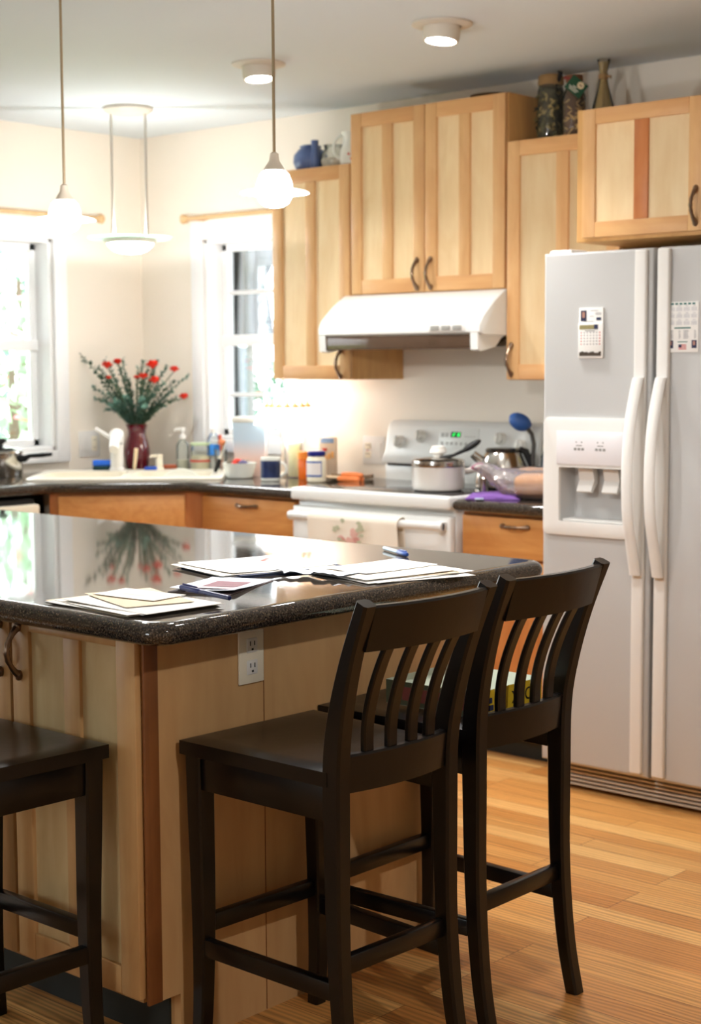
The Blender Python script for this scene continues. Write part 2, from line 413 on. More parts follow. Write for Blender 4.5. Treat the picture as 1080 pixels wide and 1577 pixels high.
# base cabinets along the back and left walls
BZ = .882
def base_cab(label, x0, x1, drawer, door=True):
    r = thing('base_cabinet', ((x0 + x1) / 2, -.31, 0), label, 'cabinet', 'amber maple base cabinets')
    MB().box(x0, x1, -.60, -.001, .1, BZ, .001).build('body', BASEV, r)
    MB().box(x0, x1, -.54, -.02, 0, .1).build('toe_kick', TOE, r)
    d = MB().box(drawer[0], drawer[1], -.622, -.600, .725, .868, .003).build('drawer', BASEH, r)
    pull(MB(), (drawer[0] + drawer[1]) / 2, -.626, .838, False).build('handle', BRONZE, d)
    if door: shaker_door(r, drawer[0], drawer[1], -.622, .115, .715, drawer[0] + .04, .65, False, (BASEV, BASEH, BASEV))
    return r
base_cab('amber maple drawer cabinet between the stove and the refrigerator', .775, 1.262, (.785, 1.250))
base_cab('amber maple drawer cabinet between the stove and the sink front', -.59, -.03, (-.575, -.045))
# corner sink cabinet, diagonal front
DA, DB = Vector((-1.02, -1.06)), Vector((-.60, -.66)); DD = (DB - DA).normalized(); DN = Vector((-DD.y, DD.x)); DM = (DA + DB) / 2
DANG = math.atan2(DD.y, DD.x)
def dg(a, n, z): p = DM + DD * a + DN * n; return (p.x, p.y, z)
MD = Matrix.Translation((DM.x, DM.y, 0)) @ Matrix.Rotation(DANG, 4, 'Z')
r = thing('corner_sink_cabinet', (DM.x - .3, DM.y + .3, 0), 'amber maple diagonal corner cabinet under the sink', 'cabinet', 'amber maple base cabinets')
pA, pB = dg(-.30, .04, 0), dg(.30, .04, 0)
MB().prism([(pA[0], pA[1]), (pB[0], pB[1]), (-.592, -.603), (-.592, -.001), (XL + .001, -.001), (XL + .001, -1.11), (-1.0, -1.11)],   .1, .74).build('body', BASEV, r)
MB().prism([pA[:2], pB[:2], (-.592, -.603), (-.592, -.575), dg(.27, .065, 0)[:2], dg(-.30, .065, 0)[:2]], .74, BZ).build('face_frame', BASEV, r)
MB().prism([dg(-.28, .10, 0)[:2], dg(.28, .10, 0)[:2], (-.61, -.01), (XL + .01, -.01), (XL + .01, -1.10)], 0, .1).build('toe_kick', TOE, r)
MB().box(-.262, .262, .018, .04, .70, .868, .003, M=MD).build('front_panel', BASEH, r)
b = MB()
for s in (-1, 1): b.box(s * .133 - .128, s * .133 + .128, .018, .04, .115, .69, .003, M=MD)
b.build('door', BASEV, r)
# left run: filler cabinet and dishwasher
r = thing('dishwasher', (-1.32, -1.45, 0), 'white dishwasher under the left counter beside the sink cabinet', 'dishwasher')
MB().box(XL + .02, -1.03, -1.76, -1.135, .1, .865, .003).build('body', DARK, r)
d = MB().box(-1.03, -.995, -1.755, -1.14, .12, .72, .006).build('door', WHITE, r)
MB().box(-1.03, -.985, -1.755, -1.14, .73, .845, .008).build('control_panel', CREAMP, r)
MB().box(XL + .03, -1.06, -1.75, -1.14, 0, .1).build('toe_kick', TOE, r)
r = thing('base_cabinet', (-1.32, -2.2, 0), 'amber maple base cabinet under the window left of the dishwasher', 'cabinet', 'amber maple base cabinets')
MB().box(XL + .001, -1.02, -2.6, -1.77, .1, BZ, .002).build('body', BASEV, r)
MB().box(XL + .01, -1.08, -2.59, -1.78, 0, .1).build('toe_kick', TOE, r)
for y0, y1 in ((-2.59, -2.19), (-2.18, -1.78)): MB().box(-1.02, -1.0, y0, y1, .115, .868, .003).build('door', BASEH, r)

# ------------------------------------------------------------------ countertops
def offs(poly, d, mask):
    """inset polygon (ccw) edge i (i -> i+1) by d*mask[i]"""
    n = len(poly); L = []
    for i in range(n):
        p, q = Vector(poly[i]), Vector(poly[(i + 1) % n]); t = (q - p).normalized(); nn = Vector((-t.y, t.x))
        L.append((p + nn * d * mask[i], t))
    out = []
    for i in range(n):
        (p, t), (q, u) = L[i - 1], L[i]; c = t.x * u.y - t.y * u.x
        if abs(c) < 1e-6: out.append(tuple(q)); continue
        k = ((q.x - p.x) * u.y - (q.y - p.y) * u.x) / c; out.append(tuple(p + t * k))
    return out
def slab(name, poly, mask, z1, th, parent=None, hole=None, prof=None):
    """countertop with a full bullnose along the masked edges"""
    R = th / 2; rings = []; n = 10
    for i in range(n + 1):
        a = -PI / 2 + PI * i / n
        rings.append([(x, y, z1 - R + R * math.sin(a)) for x, y in offs(poly, R * (1 - math.cos(a)), mask)])
    rings = [[(x, y, z1 - th) for x, y in offs(poly, R + .006, mask)]] + rings + [[(x, y, z1) for x, y in offs(poly, R + .006, mask)]]
    b = MB(); b.loft(rings, False)
    for rg, z in ((rings[-1], z1), (rings[0], z1 - th)):
        bm = bmesh.new()
        def loop(ps):
            v = [bm.verts.new((p[0], p[1], z)) for p in ps]
            return [bm.edges.new((v[i], v[(i + 1) % len(v)])) for i in range(len(v))]
        e = loop(rg)
        if hole: e += loop(hole)
        bmesh.ops.triangle_fill(bm, use_beauty=True, edges=e); b.bm(bm)
    if hole: b.loft([[(x, y, z1 - th) for x, y in hole], [(x, y, z1) for x, y in hole]], False)
    return b
CT = .925
hole = [dg(-.375, .135, 0)[:2], dg(.375, .135, 0)[:2], dg(.375, .535, 0)[:2], dg(-.375, .535, 0)[:2]]
pts = [(XL + .002, -2.6), (-1.0, -2.6), (DA.x + .02, DA.y), (DB.x, DB.y - .005), (-.030, -.665), (-.030, -.002), (XL + .002, -.002)]
b = slab('c', pts, [0, 1, 1, 1, 0, 0, 0], CT, .044, hole=hole)
r = tag(b.build('kitchen_countertop', COUNTER, ang=40), 'dark speckled countertop wrapping round the corner sink', 'countertop', 'dark speckled countertops')
b = slab('c', [(.776, -.668), (1.262, -.668), (1.262, -.002), (.776, -.002)], [1, 0, 0, 1], CT, .044)
tag(b.build('kitchen_countertop', COUNTER, ang=40), 'short dark speckled countertop between the stove and the refrigerator', 'countertop', 'dark speckled countertops')

# ------------------------------------------------------------------ island
IX1, IY0, IY1, IX0 = 1.9926, -3.145, -1.832, -.75
PX, PY0, PY1 = 1.865, -3.067, -2.05
r = thing('kitchen_island', (.6, -2.5, 0), 'maple kitchen island with dark speckled top and stools round it', 'island')
rr, nn = .05, 6
def rrect(x0, x1, y0, y1, rad, n=6):
    o = []
    for cx, cy, a0 in ((x1 - rad, y0 + rad, -PI / 2), (x1 - rad, y1 - rad, 0), (x0 + rad, y1 - rad, PI / 2), (x0 + rad, y0 + rad, PI)):
        o += [(cx + rad * math.cos(a0 + PI / 2 * i / n), cy + rad * math.sin(a0 + PI / 2 * i / n)) for i in range(n + 1)]
    return o
b = MB(); th = .046; R = th / 2; IT = .914; rings = []
for i in range(13):
    a = -PI / 2 + PI * i / 12; e = R * (1 - math.cos(a))
    rings.append([(x, y, IT - R + R * math.sin(a)) for x, y in rrect(IX0 + e, IX1 - e, IY0 + e, IY1 - e, .055 - e * .6)])
for k, zz in ((0, IT - th), (99, IT)): rings.insert(k, [(x, y, zz) for x, y in rrect(IX0 + R + .008, IX1 - R - .008, IY0 + R + .008, IY1 - R - .008, .055 - R * .6)])
b.loft(rings); b.build('countertop', COUNTER, r, ang=40)
MB().box(-.62, PX - .02, PY0 + .002, PY1, .114, IT - th, 0).box(-.62, PX - .02, PY0 + .085, PY1 - .085, 0, .114).build('body', ISLS, r)
MB().prism([(PY0 + .085, 0), (PY1 - .085, 0), (PY1 - .085, .114), (PY1, .114), (PY1, IT - th), (PY0 + .012, IT - th), (PY0 + .012, .114), (PY0 + .085, .114)], PX - .02, PX, 'x').build('end_panel', ENDP, r)
MB().box(PX - .0005, PX + .0015, -2.7315, -2.7300, .002, IT - th).build('seam', ISLT, r)
MB().box(PX - .004, PX + .004, PY0 - .004, PY0 + .034, .114, IT - th, .002).build('corner_strip', ISLT, r)
MB().box(-.6, PX - .03, PY0 + .08, PY0 + .086, 0, .113).build('toe_kick', TOE, r)
for x0, x1, hx in ((1.458, 1.858, 1.486), (1.05, 1.450, 1.420), (.642, 1.042, .672), (.234, .634, .604)):
    shaker_door(r, x0, x1, PY0 - .018, .128, .858, hx, .80, True, (ISLS, ISLS, ISLD), sw=.058, swt=.014)
o = thing('wall_outlet', (PX, -2.771, .731), 'almond duplex outlet on the island end under the counter', 'outlet', 'electrical plates')
OY, OZ = -2.771, .788; b = MB().box(PX + .0005, PX + .006, OY - .037, OY + .037, OZ - .057, OZ + .057, .0025); b.build('plate', CREAMP, o)
for z in (OZ - .0235, OZ + .0235):
    s = MB().box(PX + .005, PX + .0085, OY - .0155, OY + .0155, z - .014, z + .017, .002).build('socket', FPLAST, o)
    q = MB()
    for dy in (-.0062, .0062): q.box(PX + .0083, PX + .0092, OY + dy - .0012, OY + dy + .0012, z + .001, z + .0105)
    q.box(PX + .0083, PX + .0092, OY - .0027, OY + .0027, z - .009, z - .0045); q.build('slot', DARK, s)

# ------------------------------------------------------------------ bar stools
def rect_ring(cx, cy, z, sx, sy, ch=.006, tx=0, tz=1):
    """chamfered rectangle ring, local x axis tilted"""
    hx, hy = sx / 2, sy / 2; o = []
    for px, py in ((-hx + ch, -hy), (hx - ch, -hy), (hx, -hy + ch), (hx, hy - ch), (hx - ch, hy), (-hx + ch, hy), (-hx, hy - ch), (-hx, -hy + ch)):
        o.append((cx + px * tz, cy + py, z - px * tx))
    return o
def spline(keys, n):
    """Catmull-Rom through rows of numbers"""
    K = [keys[0]] + list(keys) + [keys[-1]]; out = []
    for i in range(1, len(K) - 2):
        for j in range(n):
            t = j / n; row = []
            for a, b_, c, d in zip(K[i - 1], K[i], K[i + 1], K[i + 2]):
                row.append(.5 * (2 * b_ + (c - a) * t + (2 * a - 5 * b_ + 4 * c - d) * t * t + (3 * b_ - a - 3 * c + d) * t ** 3))
            out.append(row)
    out.append(list(keys[-1])); return out
def make_stool(label):
    r = thing('bar_stool', (0, 0, 0), label, 'bar stool', 'espresso bar stools round the island')
    HS, hf, hr = .655, .192, .155
    # seat: saddle-shaped slab
    nx, ny = 14, 14; b = MB(); top = []; X0, X1 = -.205, .198
    def hw(x): return .192 + (.176 - .192) * (x - X0) / (X1 - X0)
    def grid(zf):
        g = []
        for i in range(nx + 1):
            for j in range(ny + 1):
                u, v = i / nx, 2 * j / ny - 1; x = X0 + (X1 - X0) * u
                g.append((x, hw(x) * v, zf(u, v)))
        return g
    def ztop(u, v):
        e = max(abs(v), abs(2 * u - 1)); rd = 0 if e < .93 else .006 * ((e - .93) / .07) ** 2
        return HS - .013 * (1 - v * v) ** 1.2 * math.sin(PI * min(1, u * 1.05)) ** .7 - rd
    vt = grid(ztop); vb = grid(lambda u, v: HS - .034); n1 = len(vt); fs = []
    for i in range(nx):
        for j in range(ny):
            a = i * (ny + 1) + j; fs += [[a, a + 1, a + ny + 2, a + ny + 1], [n1 + a + ny + 1, n1 + a + ny + 2, n1 + a + 1, n1 + a]]
    bd = [j for j in range(ny + 1)] + [i * (ny + 1) + ny for i in range(1, nx + 1)] + [nx * (ny + 1) + j for j in range(ny - 1, -1, -1)] + [i * (ny + 1) for i in range(nx - 1, 0, -1)]
    for k in range(len(bd)): p, q = bd[k], bd[(k + 1) % len(bd)]; fs.append([p, n1 + p, n1 + q, q])
    b.add(vt + vb, fs); b.build('seat', ESP, r, ang=50)
    for s in (-1, 1):
        keys = [(.247, .160, 0, .032, .034), (.224, .158, .12, .034, .034), (.208, .156, .30, .038, .035), (.204, .156, .52, .044, .036), (.205, .157, .66, .046, .036),
                (.222, .162, .76, .042, .035), (.256, .168, .87, .034, .034), (.300, .174, .977, .028, .033)]
        K = spline(keys, 5); rings = []
        for i, (x, y, z, sx, sy) in enumerate(K):
            p, q = K[max(i - 1, 0)], K[min(i + 1, len(K) - 1)]; t = Vector((q[0] - p[0], q[2] - p[2])).normalized()
            if i in (0,): t = Vector((0, 1))
            rings.append(rect_ring(x, s * y, z, sx, sy, .005, t.x, t.y))
        MB().loft(rings).build('leg', ESP, r)
        K = spline([(-.178, .168, 0, .032, .032), (-.170, .166, .12, .034, .034), (-.168, .165, .3, .038, .038), (-.172, .165, .5, .042, .042), (-.174, .165, .621, .044, .044)], 4)
        MB().loft([rect_ring(x, s * y, z, sx, sy, .004) for x, y, z, sx, sy in K]).build('leg', ESP, r)
        sd = MB(); p0, p1 = Vector((-.155, s * .170, 0)), Vector((.190, s * .158, 0)); a = math.atan2(p1.y - p0.y, p1.x - p0.x); L = (p1 - p0).length
        M_ = Matrix.Translation(p0) @ Matrix.Rotation(a, 4, 'Z')
        MB().box(0, L, -.010, .010, .552, .6205, .002, M=M_).build('apron', ESP, r)
        MB().box(-.005, L + .005, -.011, .011, .207, .243, .003, M=M_).build('stretcher', ESP, r)
    MB().box(-.184, -.164, -.148, .148, .556, .6205, .002).build('apron', ESP, r)
    MB().box(-.182, -.160, -.150, .150, .249, .285, .003).build('stretcher', ESP, r)
    MB().box(.196, .216, -.142, .142, .255, .291, .003).build('stretcher', ESP, r)
    def bow_rail(x0, x1, y, z0, z1, bow, th, name):
        rings = []
        for i in range(13):
            v = 2 * i / 12 - 1; dx = bow * (1 - v * v)
            rings.append([(x0 + dx, y * v, z0), (x0 + dx + th, y * v, z0), (x1 + dx + th, y * v, z1 - .004), (x1 + dx + th - .004, y * v, z1), (x1 + dx + .004, y * v, z1), (x1 + dx, y * v, z1 - .004)])
        MB().loft(rings).build(name, ESP, r, ang=40)
    bow_rail(.194, .200, .143, .606, .680, .018, .022, 'back_rail')
    bow_rail(.262, .288,   .160, .884, .972, .022, .022, 'crest_rail')
    for k in range(4):
        v = -.6 + .4 * k; K = spline([(.206, .672), (.209, .73), (.224, .79), (.249, .85), (.272, .893)], 5); rings = []
        for i, (x, z) in enumerate(K):
            y = v * (.146 + .014 * i / len(K)); bw = .020 * (1 - v * v)
            rings.append(rect_ring(x + bw, y, z, .014, .027, .003))
        MB().loft(rings).build('slat', ESP, r)
    return r
st = make_stool('dark espresso bar stool in front of the outlet at the island end')
st.location = (2.090, -2.803, 0); st.rotation_euler = (0, 0, -.039)
dup(st, (2.073, -2.370, 0), 0, 'dark espresso bar stool nearer the refrigerator with a phone book on its seat')
dup(st, (1.604, -3.307, 0), -PI / 2, 'dark espresso bar stool half out of the picture at the island doors')

# ------------------------------------------------------------------ refrigerator
r = thing('refrigerator', (1.72, -.45, 0), 'white side-by-side refrigerator with water dispenser and calendars', 'refrigerator')
FX0, FX1, FM0, FM1, FY = 1.2745, 2.182, 1.6775, 1.6895, -.83
MB().box(FX0 + .004, FX1 - .004, -.745, -.06, .03, 1.742, .006).build('body', FRIDGE, r)
def holed_door(x0, x1, z0, z1, y0, y1, h, bev):
    hx0, hx1, hz0, hz1, dep = h; bm = bmesh.new()
    X = [x0, hx0, hx1, x1]; Z = [z0, hz0, hz1, z1]; g = {}
    for i, x in enumerate(X):
        for j, z in enumerate(Z): g[i, j] = bm.verts.new((x, y0, z))
    for i in range(3):
        for j in range(3):
            if (i, j) != (1, 1): bm.faces.new([g[i, j], g[i + 1, j], g[i + 1, j + 1], g[i, j + 1]])
    k = {(i, j): bm.verts.new((X[i] + (.012 if i == 1 else -.012), y0 + dep, Z[j])) for i in (1, 2) for j in (1, 2)}
    for a, c in (((1, 1), (2, 1)), ((2, 1), (2, 2)), ((2, 2), (1, 2)), ((1, 2), (1, 1))): bm.faces.new([g[a], g[c], k[c], k[a]])
    bm.faces.new([k[1, 1], k[2, 1], k[2, 2], k[1, 2]])
    per = [(0, 0), (1, 0), (2, 0), (3, 0), (3, 1), (3, 2), (3, 3), (2, 3), (1, 3), (0, 3), (0, 2), (0, 1)]
    bk = [bm.verts.new((g[p].co.x, y1, g[p].co.z)) for p in per]
    for i in range(12): j = (i + 1) % 12; bm.faces.new([g[per[i]], g[per[j]], bk[j], bk[i]])
    bm.faces.new(bk)
    bmesh.ops.recalc_face_normals(bm, faces=bm.faces)
    out = set(per); ed = []
    for i in range(12):
        e = bm.edges.get((g[per[i]], g[per[(i + 1) % 12]])); ed.append(e)
    bmesh.ops.bevel(bm, geom=ed, offset=bev, segments=3, profile=.5, affect='EDGES')
    return MB().bm(bm)
CAV = (1.345, 1.588, .896, 1.072)
fd = holed_door(FX0, FM0, .098, 1.757, FY, -.752, (*CAV, .065), .010).build('freezer_door', FRIDGE, r)
rd = MB().box(FM1, FX1, FY, -.752, .098, 1.757, .010, 3).build('refrigerator_door', FRIDGE, r)
# dispenser surround
def ring_frame(b, o, h, y0, y1, rad=.012):
    ox0, ox1, oz0, oz1 = o; hx0, hx1, hz0, hz1 = h
    A = rrect(ox0, ox1, oz0, oz1, .02, 4); B_ = rrect(hx0, hx1, hz0, hz1, .004, 4)
    inset = rrect(ox0 + rad, ox1 - rad, oz0 + rad, oz1 - rad, .014, 4)
    b.loft([[(x, y1, z) for x, z in A], [(x, y0 + .004, z) for x, z in A], [(x, y0, z) for x, z in inset], [(x, y0 + .002, z) for x, z in B_], [(x, y1, z) for x, z in B_]], False)
b = MB(); ring_frame(b, (1.284, 1.602, .852, 1.232), CAV, FY - .014, FY + .001); ds = b.build('dispenser_frame', FPLAST, fd, ang=30)
b = MB(); b.box(1.338, 1.594, FY - .0165, FY - .013, 1.082, 1.188, .002); b.build('control_panel', mat('pale_control_plastic', (228, 224, 226), .3), ds)
b = MB()
for cx in (1.425, 1.505):
    for dx in (-.014, 0, .014): b.box(cx + dx - .005, cx + dx + .005, FY - .0172, FY - .0164, 1.128, 1.136)
    for dx in (-.010, .010): b.box(cx + dx - .002, cx + dx + .002, FY - .0172, FY - .0164, 1.152, 1.157)
    b.box(cx - .011, cx + .011, FY - .0172, FY - .0164, 1.142, 1.145)
b.build('button_marks', mat('grey_print', (140, 138, 134), .5), ds)
for cx in (1.425, 1.52):
    b = MB(); b.prism([(FY + .02, 1.068), (FY + .05, 1.068), (FY + .052, 1.02), (FY + .022, .99), (FY + .012, .995), (FY + .03, 1.03)], cx - .028, cx + .028, 'x')
    b.build('lever', FPLAST, ds)
MB().box(1.352, 1.581, FY + .0, FY + .063, .8965, .905, .002).build('drip_tray', mat('grey_tray', (205, 203, 198), .4), ds)
# handles: trim strip full height plus a bowed grip
for dr, x0, x1 in ((fd, 1.622, 1.664), (rd, 1.702, 1.744)):
    xc, hw = (x0 + x1) / 2, (x1 - x0) / 2
    h = MB(); h.box(x0, x1, FY - .018, FY + .001, .11, 1.752, .006, 3)
    K = spline([(0, 1.36), (.012, 1.33), (.045, 1.22), (.060, 1.08), (.054, .94), (.030, .84), (.012, .77), (.006, .745)], 5)
    rings = []
    for dy, z in K:
        yy = FY - .016 - dy; rings.append([(xc + hw * .92 * math.cos(2 * PI * j / 12), yy - .006 + .011 * math.sin(2 * PI * j / 12), z) for j in range(12)])
    h.loft(rings); h.build('handle', FPLAST, dr, ang=40)
b = MB()
b.box(FX0 + .01, FX1 - .01, -.765, -.745, .012, .096, .002)
for i in range(6): b.box(FX0 + .035, FX1 - .02, -.782, -.764, .016 + i * .0132, .0225 + i * .0132, .0015)
b.mk(1); b.box(FX0 + .03, FX1 - .02, -.7665, -.7645, .014, .094)
b.build('grille', [mat('almond_grille', (196, 182, 164), .45), DARK], r)
MB().box(FX0 + .012, FX0 + .10, -.82, -.72, 1.742, 1.768, .008).box(FX1 - .10, FX1 - .012, -.82, -.72, 1.742, 1.768, .008).build('hinge_cover', FPLAST, r)
b = MB()
for x in (FX0 + .06, FX1 - .06):
    for y in (-.68, -.12): b.box(x - .03, x + .03, y - .03, y + .03, 0, .035)
b.build('foot', BLACK, r)

# calendars on the doors
PAPER = mat('white_paper', (238, 236, 232), .7, var=.02)
INK = mat('grey_print_ink', (150, 148, 150), .7)
NAVY = mat('navy_print', (44, 48, 78), .7, var=.3, bscale=200)
SKIN = mat('portrait_print', (178, 132, 116), .7, var=.25, bscale=260)
TEAL = mat('teal_print', (30, 104, 98), .7)
RED = mat('red_print', (200, 60, 50), .7)
BROWNP = mat('landscape_print', (66, 54, 40), .7, var=.5, bscale=160)
OLIVE = mat('field_print', (150, 140, 96), .7, var=.4, bscale=200)
def flatbox(b, x0, x1, z0, z1, y, k): b.mk(k); b.box(x0, x1, y - .0006, y, z0, z1)
c = thing('tear_off_calendar', (1.46, FY - .001, 1.42), 'narrow white tear-off calendar with a small portrait on the freezer door', 'calendar', 'calendars on the refrigerator')
MB().box(1.414, 1.504, FY - .006, FY - .0005, 1.421, 1.580, .001).build('pad', PAPER, c)
MB().box(1.414, 1.506, FY - .010, FY - .0055, 1.423, 1.532, .001).build('page_block', PAPER, c)
def prints(par, name, m, rects):
    b = MB()
    for x0, x1, z0, z1, y in rects: b.box(x0, x1, y - .0006, y, z0, z1)
    return b.build(name, m, par)
y = FY - .0062
o_ = prints(c, 'portrait', NAVY, [(1.421, 1.443, 1.538, 1.572, y)]); prints(o_, 'face', SKIN, [(1.427, 1.437, 1.549, 1.567, y - .0006)])
prints(c, 'badge', NAVY, [(1.480, 1.497, 1.540, 1.549, y)])
prints(c, 'lettering', INK, [(x0, x1, z, z + .0016, y) for x0, x1, z in ((1.456, 1.486, 1.570), (1.476, 1.498, 1.562), (1.454, 1.470, 1.552), (1.476, 1.498, 1.558), (1.432, 1.470, 1.536))])
y = FY - .0102
o_ = prints(c, 'picture_strip', OLIVE, [(1.419, 1.488, 1.512, 1.526, y)]); prints(o_, 'emblem', NAVY, [(1.474, 1.488, 1.512, 1.527, y - .0006)])
prints(c, 'lettering', INK, [(1.440, 1.476, 1.506, 1.5085, y)] + [(1.424 + i * .0115, 1.428 + i * .0115, 1.464 + j * .009, 1.4675 + j * .009, y) for i in range(1, 6) for j in range(5)])
prints(c, 'lettering', RED, [(1.424 + i * .0115, 1.428 + i * .0115, 1.464 + j * .009, 1.4675 + j * .009, y) for i in (0, 6) for j in range(5)])
zs = [.437 + random.random() * .007 for i in range(15)]
MB().prism([(1.419, 1.428)] + [(1.419 + i * .0058, 1 + z) for i, z in enumerate(zs)] + [(1.5002, 1.428)], y - .0006, y, 'y').build('landscape_strip', BROWNP, c)
c = thing('year_calendar_magnet', (1.785, FY - .001, 1.437), 'white one-page year calendar with a small flag on the right door', 'calendar', 'calendars on the refrigerator')
MB().box(1.732, 1.838, FY - .003, FY - .0005, 1.437, 1.589, .001).build('sheet', PAPER, c)
y = FY - .0032
prints(c, 'lettering', TEAL, [(1.744 + i * .0145, 1.754 + i * .0145, 1.580, 1.5855, y) for i in range(6)] + [(1.757, 1.812, 1.508, 1.512, y), (1.768, 1.802, 1.467, 1.4695, y)])
gr = []
for i in range(4):
    for j in range(3):
        x0, z0 = 1.737 + i * .0255, 1.520 + j * .021; gr.append((x0 + .006, x0 + .015, z0 + .0135, z0 + .0152, y)); gr += [(x0, x0 + .020, z0 + k * .003, z0 + k * .003 + .0012, y) for k in range(4)]
prints(c, 'lettering', mat('pale_print', (180, 180, 186), .7), gr)
prints(c, 'lettering', INK, [(x0, x1 - random.random() * .004, 1.478 + k * .0034, 1.4795 + k * .0034, y) for k in range(8) for x0, x1 in ((1.736, 1.754), (1.772, 1.779), (1.788, 1.806), (1.824, 1.832))])
for x0 in (1.736, 1.816):
    o_ = prints(c, 'portrait', NAVY, [(x0, x0 + .017, 1.449, 1.473, y)]); prints(o_, 'face', SKIN, [(x0 + .005, x0 + .012, 1.458, 1.470, y - .0006)])
o_ = prints(c, 'flag', mat('flag_white', (232, 226, 224), .7), [(1.772, 1.798, 1.445, 1.4606, y)])
prints(o_, 'stripe', RED, [(1.772, 1.798, 1.445 + k * .0044, 1.4472 + k * .0044, y - .0005) for k in range(4)]); prints(o_, 'canton', NAVY, [(1.772, 1.782, 1.4515, 1.4606, y - .0011)])

# ------------------------------------------------------------------ stove and hood
r = thing('stove', (.37, -.33, 0), 'white electric stove with a towel on its oven handle', 'stove')
SX0, SX1 = -.022, .764
MB().box(SX0 + .004, SX1 - .004, -.625, -.012, .03, .90, .004).build('body', WHITE, r)
MB().box(SX0 + .03, SX1 - .03, -.56, -.05, 0, .03).build('base', BLACK, r)
ck = MB().box(SX0, SX1, -.672, -.10, .885, .932, .010, 3).build('cooktop', WHITE, r)
GT = mat('dark_ceramic_glass', (34, 32, 31), .08, spec=.6, var=.1)
MB().box(SX0 + .022, SX1 - .022, -.625, -.125, .9315, .9345, .001).build('glass_top', GT, ck)
RING = mat('burner_ring_print', (120, 118, 114), .4)
b = MB()
for cx, cy, rad in ((.16, -.49, .09), (.58, -.49, .11), (.17, -.25, .09), (.59, -.25, .08)):
    b.loft([[(cx + rr_ * math.cos(2 * PI * j / 40), cy + rr_ * math.sin(2 * PI * j / 40), .9349) for j in range(40)] for rr_ in (rad, rad - .004)], False)
b.build('burner_mark', RING, ck)
dr = MB().box(SX0 + .004, SX1 - .004, -.664, -.626, .215, .862, .010, 3).build('oven_door', WHITE, r)
MB().box(.12, .62, -.6655, -.662, .40, .68, .001).build('window', mat('oven_window', (40, 38, 38), .15), dr)
h = MB()
h.loft([[(x, -.664 - .028 - dy + .013 * math.cos(2 * PI * j / 12), .826 + .016 * math.sin(2 * PI * j / 12)) for j in range(12)] for x, dy in [(SX0 + .014 + (SX1 - SX0 - .028) * i / 12, .006 * (1 - (i / 6 - 1) ** 2)) for i in range(13)]])
for x in (SX0 + .030, SX1 - .030): h.box(x - .016, x + .016, -.700, -.660, .808, .844, .006)
h.build('handle', WHITE, dr, ang=40)
MB().box(SX0 + .004, SX1 - .004, -.660, -.626, .05, .205, .008).build('drawer', WHITE, r)
MB().box(SX0 + .004, SX1 - .004, -.10, -.012, .90, .995, .003).build('riser', WHITE, r)
MB().box(SX0 + .02, SX1 - .02, -.106, -.02, .990, 1.002).build('vent_slot', BLACK, r)
# control panel: leaning profile with rounded ends
bgp = [(-.012, 1.0), (-.112, 1.0), (-.118, 1.010), (-.108, 1.05), (-.082, 1.150), (-.070, 1.168), (-.050, 1.176), (-.012, 1.176)]
b = MB(); rings = []
for x, k in ((-.022, .90), (-.016, .97), (-.006, 1), (.748, 1), (.758, .97), (.764, .90)):
    rings.append([(x, -.012 + (yy + .012) * (k if zz > 1.02 else 1), 1.0 + (zz - 1.0) * (1 - (1 - k) * .25)) for yy, zz in bgp])
cp = b.loft(rings).build('control_panel', WHITE, r, ang=50)
tilt = math.atan2(.026, .10)
def on_panel(x, z, dep):
    """matrix on the leaning control face at height z"""
    yy = -.108 + (z - 1.05) * .26
    return Matrix.Translation((x, yy - dep, z)) @ Matrix.Rotation(-tilt, 4, 'X')
KN = mat('warm_white_knob', (226, 224, 216), .35)
for x, z in ((.057, 1.088), (.166, 1.113), (.567, 1.112), (.668, 1.087)):
    b = MB(); M_ = on_panel(x, z, .001) @ Matrix.Rotation(PI / 2, 4, 'X')
    b.lathe([(.027, 0), (.027, .004), (.021, .008), (.021, .020), (.019, .023)], n=24, M=M_); b.box(-.005, .005, -.020, .020, .02, .032, .003, M=M_)
    kn = b.build('knob', KN, cp)
    MB().box(-.001, .001, .006, .018, .0318, .0325, M=M_).build('pointer', INK, kn)
b = MB(); M_ = on_panel(.36, 1.108, .0008); b.box(-.098, .098, -.001, .001, -.040, .042, .0005, M=M_); b.build('keypad', mat('keypad_film', (222, 224, 220), .3), cp)
b = MB(); M_ = on_panel(.345, 1.124, .002); b.box(-.024, .024, -.001, .0012, -.011, .011, M=M_)
b.mk(1)
for k, (dx, seg) in enumerate(((-.010, 'abged'), (.0, ':'), (.008, 'bc'), (.016, 'abged'))):
    w_, h_ = .0055, .006
    P = dict(a=(0, h_, w_, .0012), d=(0, -h_, w_, .0012), g=(0, 0, w_, .0012), b=(w_ / 2, h_ / 2, .0012, h_), c=(w_ / 2, -h_ / 2, .0012, h_), e=(-w_ / 2, -h_ / 2, .0012, h_), f=(-w_ / 2, h_ / 2, .0012, h_))
    for s in seg:
        for px, pz, sx, sz in ([P[s]] if s != ':' else [(0, .003, .0014, .0014), (0, -.003, .0014, .0014)]):
            b.box(dx + px - sx / 2, dx + px + sx / 2, -.0018, -.0009, pz - sz / 2, pz + sz / 2, M=M_)
b.build('clock_display', [mat('display_black', (18, 30, 40), .2), mat('green_digits', (40, 230, 90), .5, emit=(40, 230, 90), es=2.5)], cp)
b = MB(); M_ = on_panel(.36, 1.108, .002)
for i in range(8): b.box(-.085 + i * .024, -.072 + i * .024, -.0008, .0008, -.026, -.014, M=M_)
for i in range(4): b.box(.030 + i * .014, .040 + i * .014, -.0008, .0008, .008, .011, M=M_)
for i in range(2): b.box(-.09 + i * .022, -.075 + i * .022, -.0008, .0008, .006, .022, M=M_)
